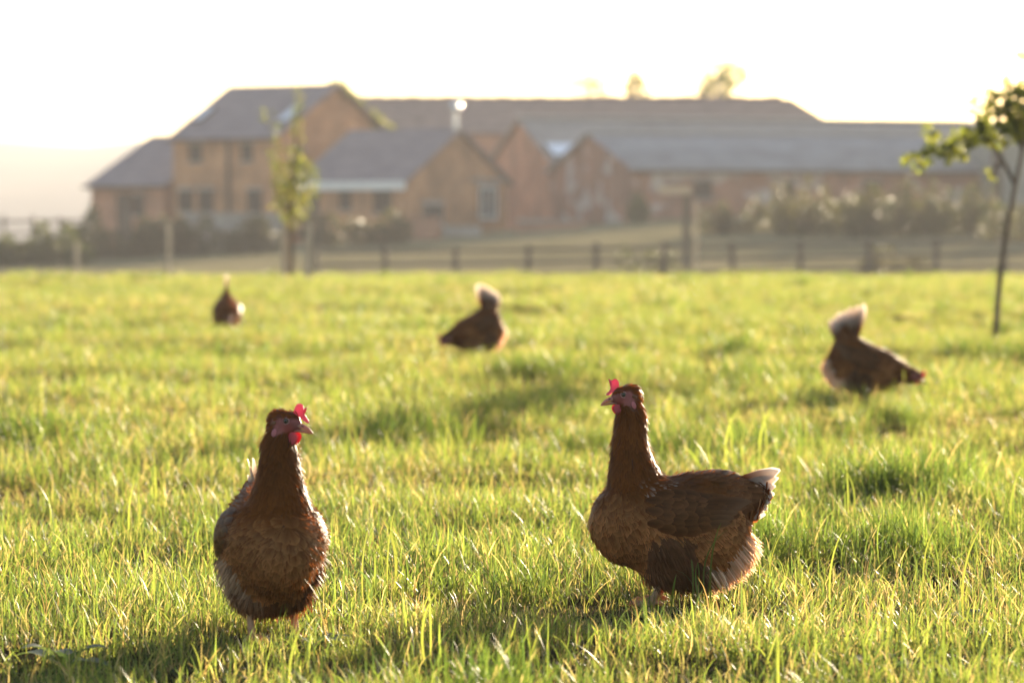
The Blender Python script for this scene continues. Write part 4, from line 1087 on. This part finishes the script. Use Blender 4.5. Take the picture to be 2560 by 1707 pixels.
def scatter_object(name, data, coll, nv):
    P, rot, s, idx, tint = data
    me = bpy.data.meshes.new(name); me.vertices.add(len(P)); me.vertices.foreach_set('co', P.astype(np.float32).ravel())
    a = me.attributes.new('rot', 'FLOAT_VECTOR', 'POINT'); rv = np.zeros((len(P), 3), np.float32); rv[:, 2] = rot; a.data.foreach_set('vector', rv.ravel())
    a = me.attributes.new('scl', 'FLOAT', 'POINT'); a.data.foreach_set('value', s.astype(np.float32))
    a = me.attributes.new('idx', 'INT', 'POINT'); a.data.foreach_set('value', idx.astype(np.int32))
    a = me.attributes.new('tint', 'FLOAT_COLOR', 'POINT'); c4 = np.ones((len(P), 4), np.float32); c4[:, :3] = tint; a.data.foreach_set('color', c4.ravel())
    o = obj(name, me)
    ng = bpy.data.node_groups.new(name + '_nodes', 'GeometryNodeTree')
    ng.interface.new_socket('Geometry', in_out='INPUT', socket_type='NodeSocketGeometry'); ng.interface.new_socket('Geometry', in_out='OUTPUT', socket_type='NodeSocketGeometry')
    n, l = ng.nodes, ng.links
    gi, go = n.new('NodeGroupInput'), n.new('NodeGroupOutput')
    ci = n.new('GeometryNodeCollectionInfo'); ci.inputs['Collection'].default_value = coll; ci.inputs['Separate Children'].default_value = True; ci.inputs['Reset Children'].default_value = True
    ip = n.new('GeometryNodeInstanceOnPoints'); ip.inputs['Pick Instance'].default_value = True
    def na(nm, t):
        q = n.new('GeometryNodeInputNamedAttribute'); q.data_type = t; q.inputs['Name'].default_value = nm; return q.outputs[0]
    l.new(gi.outputs[0], ip.inputs['Points']); l.new(ci.outputs[0], ip.inputs['Instance'])
    l.new(na('idx', 'INT'), ip.inputs['Instance Index']); l.new(na('rot', 'FLOAT_VECTOR'), ip.inputs['Rotation']); l.new(na('scl', 'FLOAT'), ip.inputs['Scale'])
    l.new(ip.outputs[0], go.inputs[0])
    md = o.modifiers.new('scatter', 'NODES'); md.node_group = ng
    return o
tag(scatter_object('grass', scatter(), tcol, nvar), 'sunlit meadow grass of green and straw blades covering the field', 'grass', kind='stuff')

# ------------------------------------------------------------------ broad-leaved weeds in the foreground
def weed(label, px, py, n, L, seed, cols):
    rng = np.random.default_rng(seed); l = place(px, py); root = empty('weed', l); tag(root, label, 'weed', 'broad-leaved weeds in the grass')
    for i in range(n):
        a = i * 2.4 + rng.uniform(-.3, .3); LL = L * rng.uniform(.7, 1.15); w = LL * rng.uniform(.20, .28); up = rng.uniform(.5, 1.1)
        k = 7; t = np.linspace(0, 1, k); r = LL * (t * math.cos(up) + .12 * t ** 2); zz = LL * (t * math.sin(up) - .45 * t ** 2.2)
        hw = w * np.array([.12, .45, .85, 1.0, .85, .5, .05])
        d = np.array((math.cos(a), math.sin(a), 0)); sd = np.array((-math.sin(a), math.cos(a), 0))
        ctr = d[None] * r[:, None] + np.array((0, 0, 1.0))[None] * zz[:, None]
        V = np.stack([ctr - sd * hw[:, None] + np.array((0, 0, .18)) * hw[:, None], ctr, ctr + sd * hw[:, None] + np.array((0, 0, .18)) * hw[:, None]], 1).reshape(-1, 3)
        b = (np.arange(k - 1) * 3)[:, None] + np.arange(2)[None]; b = b.reshape(-1)
        c = np.repeat(np.array(cols[i % len(cols)])[None], len(V), 0) * rng.uniform(.8, 1.2); c[1::3] *= 1.3
        obj('leaf', np_mesh('leaf', V, np.stack([b, b + 1, b + 4, b + 3], -1), M['leaf'], smooth=True, col=c), root)
WC = [(0.05, 0.075, 0.045), (0.065, 0.09, 0.05), (0.04, 0.065, 0.04)]
weed('grey-green broad-leaved weed near the bottom left corner', 160, 1672, 8, .085, 61, WC)
weed('grey-green weed at the bottom edge right of centre', 2195, 1690, 8, .07, 62, WC)
weed('dark leafy weed right beside the foot of the left foreground hen', 790, 1625, 6, .06, 63, WC)
weed('small weed in the shaded grass near the right edge', 2420, 1560, 7, .06, 64, WC)
